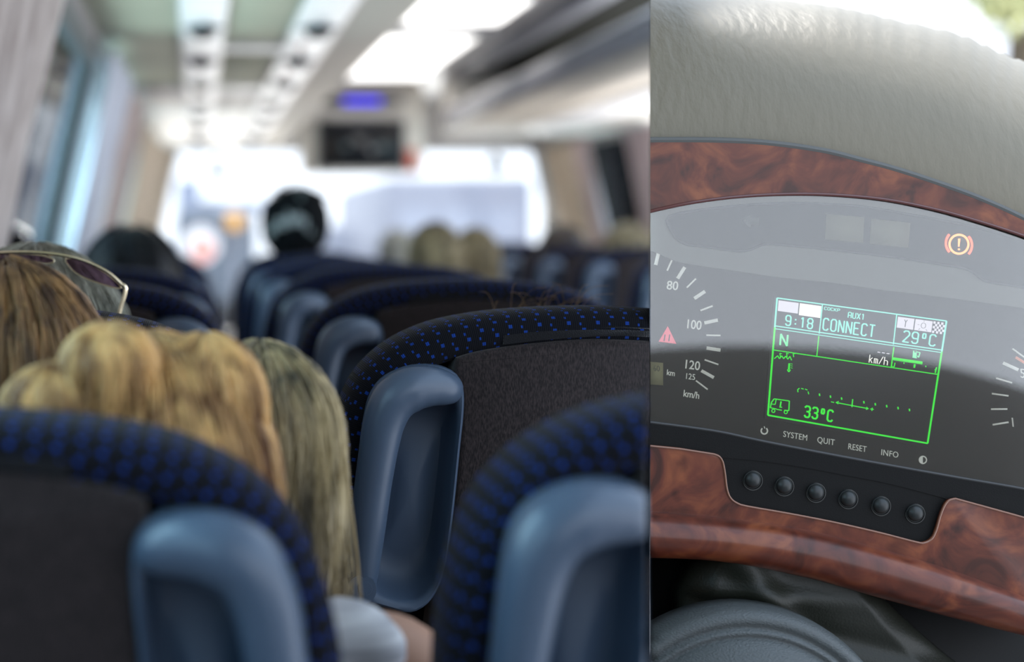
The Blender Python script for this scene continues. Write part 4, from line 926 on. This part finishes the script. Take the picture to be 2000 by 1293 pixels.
# lower bezel, buttons, wood
gl = C2([(XL, 821), (1391, 841), (1491, 862), (1640, 891), (1850, 929), (2000, 955), (XR, 970)], 5)
wt = C2([(XL, 866), (1394, 886), (1480, 894), (1563, 906), (1660, 924), (1745, 941), (1862, 972), (2000, 1010), (XR, 1028)], 5)
dpart('lower_bezel', [(x_, y_-1) for x_, y_ in gl]+[(x_, y_+6) for x_, y_ in wt[::-1]], YF-.002, .02, M['dashblack'], .0015)
b = BM(); tube(b, [P(x_, y_, YF-.001) for x_, y_ in gl], .0014, 8); wobj('bezel_ridge', b, mat('grey_black_edge', (.05, .05, .05), .4), dash)  # ridge a little paler than the black bezel
notch = C2([(1394, 886), (1405, 891), (1412, 903), (1416, 925), (1420, 955), (1427, 972), (1440, 982), (1460, 988), (1540, 1002), (1628, 1019), (1720, 1040), (1790, 1058), (1806, 1059), (1820, 1051), (1829, 1033), (1836, 1008), (1845, 986), (1854, 976), (1866, 973)], 4)
dpart('button_panel', notch+[(1745, 941), (1563, 906)], YF-.001, .02, M['dashblack'], .001)
for cx_, cy_ in ((1468.6, 937), (1530, 948.5), (1592, 961), (1655, 973.5), (1719, 987), (1786, 1002)):
    c = P(cx_, cy_, YF-.0015); b = BM(); disc_cyl(b, c, (0, -1, 0), .0083, .0080, .0016, 36); 
    vs = ellipsoid(b, c+Vector((0, -.0016, 0)), (.0075, .0055, .0075), 32, 20); wobj('button', b, mat('black_rubber_button', (.022, .026, .026), .38), dash)
    b = BM(); a_ = [c+Vector((.0088*math.cos(q_)+.0008, 0, .0088*math.sin(q_)-.0008)) for q_ in [2*math.pi*k_/36 for k_ in range(37)]]; tube(b, a_, .0005, 6, False); wobj('button_ring', b, mat('button_edge', (.09, .09, .085), .3), dash)
ridge = C2([(XL, 995), (1416, 1010), (1563, 1031), (1709, 1067), (1855, 1111), (2000, 1164), (XR, 1190)], 5)
lowb = C2([(XL, 1086), (1394, 1093), (1563, 1124), (1709, 1164), (1855, 1204), (2000, 1240), (XR, 1254)], 5)
wl_ = [(XL, 866), (1330, 875)]+notch+[p for p in wt if p[0] > 1870]
dpart('lower_wood_trim', wl_+[(x_, y_+4) for x_, y_ in ridge[::-1]], YF-.005, .03, M['burl'], .0012)
b = BM(); tube(b, [P(x_, y_+1, YF-.0055) for x_, y_ in [(XL+1, 867), (1330, 876)]+notch+[p for p in wt if p[0] > 1870]], .0010, 8); wobj('trim_edge', b, mat('light_wood_edge', (.30, .14, .09), .2, coat=.6), dash)
b = BM(); rings = []
n_ = len(ridge)
for s_ in range(13):
    t_ = s_/12; a_ = math.pi*t_; row = []
    for i in range(n_):
        (x0, y0), (x1, y1) = ridge[i], lowb[i]
        Yq = YF-.006-.030*math.sin(min(a_*1.05, math.pi))**.8
        k_ = (1-math.cos(a_))/2; p = P(x0+(x1-x0)*k_, y0+(y1-y0)*k_); row.append(Vector((p.x, Yq, p.z)))
    rings.append(row)
rings.append([v+Vector((0, .04, 0)) for v in rings[-1]]); rings.append([v+Vector((0, .04, 0)) for v in rings[0]]); rings.append(rings[0])
loft(b, rings, False); lp = wobj('wood_lip', b, M['burl'], dash, True, None)
for v in lp.data.vertices:
    pass
# dark lower body behind the trims
b = BM(); box(b, (XE-.05, YF+.045, .0), (P(2200, 0).x, YF+.14, EYE+.0)); wobj('lower_body', b, M['dashblack'], dash)
# clear cover over the cluster
cov = [(x_, y_+5) for x_, y_ in Bot]+[(x_, y_-2) for x_, y_ in gl[::-1]]
gm = glass('cluster_cover_glass', (.97, .98, .98), 2.0, .02)
dpart('cover_glass', cov, YF-.0005, .0008, gm)

# leather boot under the wood lip
M['leather'] = bump(mat('black_leather', (.020, .022, .016), .45, spec=.4), 420, .5, .0006, 3)
bt = empty('steering_column_boot', (P(1600, 0).x, YF, EYE-.5), 'black leather boot of the steering column hanging below the burl wood lip', 'boot')
nx, nz = 60, 34; b = BM(); rings = []
for k_ in range(nz+1):
    v_ = k_/nz; row = []
    for i in range(nx+1):
        u_ = i/nx
        xl_ = 1330+60*max(0, 1-v_*3.5)**1.6+6*math.sin(v_*5); xr_ = 1700+330*min(1, v_*1.1)
        px = xl_+(xr_-xl_)*u_; pt = 1075+.25*max(0, px-1450)*1.0+.00025*max(0, px-1450)**2*0
        py = pt+(1420-pt)*v_
        fold = .012*math.exp(-((px-(1430+260*v_))/40)**2)*(1-v_*.4)+.008*math.exp(-((py-(1150+.10*(px-1380)))/18)**2)*math.exp(-((px-1500)/170)**2)-.006*math.exp(-((py-(1180+.25*(px-1380)))/25)**2)
        edge = min(1, u_*9)**.5*min(1, (1-u_)*6)**.5
        row.append(Vector(P(px, py))+Vector((0, .028-.030*edge-fold+.006*v_, 0)))
    rings.append(row)
loft(b, rings, False); o = wobj('leather_cover', b, M['leather'], bt, True, None); md = o.modifiers.new('s', 'SOLIDIFY'); md.thickness = .002; md.offset = 1
# steering wheel hub
M['hub'] = bump(mat('blue_grey_leather', (.085, .098, .100), .40, spec=.6), 420, .9, .0012, 4, stretch=(1, 1, 2.5))
sw = empty('steering_wheel', (P(1380, 0).x, YF-.08, EYE-.6), 'blue grey leather steering wheel centre at the bottom of the dashboard view', 'steering wheel')
hc = (1412, 1466); b = BM(); rings = []; nn = 80
def arcp(r_, k_, nn=80): 
    a_ = 2*math.pi*k_/nn; return (hc[0]+r_*1.0*math.cos(a_), hc[1]-r_*1.0*math.sin(a_))
prof = [(308, .020), (308, .004), (303, -.006), (292, -.0115), (280, -.012), (274, -.0085), (268, -.0125), (262, -.0145), (257, -.0115), (252, -.014), (235, -.021), (200, -.028), (140, -.034), (70, -.037), (2, -.038)]
for r_, y_ in prof:
    rings.append([Vector(P(*arcp(r_, k_)))+Vector((0, -.05+y_*1.3, 0)) for k_ in range(nn)])
# keep it on the cockpit side of the divider
loft(b, rings, True, True, True)
bmesh.ops.bisect_plane(b, geom=b.verts[:]+b.edges[:]+b.faces[:], plane_co=Vector((XE+.0004, YF, 0)), plane_no=Vector((-1, XE/YF, 0)).normalized(), clear_outer=True)
es = [e for e in b.edges if e.is_boundary]
try: bmesh.ops.holes_fill(b, edges=es, sides=0)
except Exception: pass
wobj('hub_pad', b, M['hub'], sw, True, None)
b = BM(); tube(b, [P(1500, 1500, YF-.04), P(1520, 1400, YF+.03)], .03, 20); wobj('column', b, M['dashblack'], sw)

# dark seat form added behind the camera, shaped for its cover glass reflection
ds = empty('reflection_seat', (1.25, -.25, 0), 'dark seat form added out of frame behind the camera, to darken the cover glass reflection', 'seat')
dsm = mat('brown_grey_seat_cloth', (.10, .095, .09), .9)
b = BM(); ellipsoid(b, (1.15, -.40, .635), (.86, .10, .33), 48, 32); wobj('backrest', b, dsm, ds); b = BM(); box(b, (.8, -.32, .35), (1.7, .1, .5), .05, 4); wobj('seat_cushion', b, dsm, ds)
b = BM(); box(b, (1.1, -.3, 0), (1.4, 0, .36), .02); wobj('pedestal', b, M['dark_metal'], ds)
# tree seen over the dashboard's right corner
tr = empty('tree', (P(1960, 0, 9).x, 9, GZ), 'small leafy tree outside beyond the top right corner of the dashboard', 'tree')
b = BM(); tube(b, [Vector((tr.location.x, 9, GZ)), Vector((tr.location.x+.1, 9, EYE+1.1))], [.12, .07], 10); wobj('trunk', b, mat('bark', (.12, .09, .06), .9), tr)
b = BM(); rnd = random.Random(9)
for k_ in range(900):
    c = P(rnd.gauss(1985, 35), rnd.gauss(-10, 28), 9+rnd.uniform(-.3, .3)); s_ = rnd.uniform(.03, .06)
    q_ = Euler((rnd.uniform(0, 6), rnd.uniform(0, 6), 0)).to_matrix()
    vs_ = [b.verts.new(c+q_ @ Vector(p)*s_) for p in ((-1, 0, 0), (0, -.5, .1), (1, 0, 0), (0, .5, .1))]; b.faces.new(vs_)
wobj('foliage', b, mottled(mat('leaf', (.2, .25, .12), .6), (.10, .14, .06), (.5, .5, .25), 2), tr)
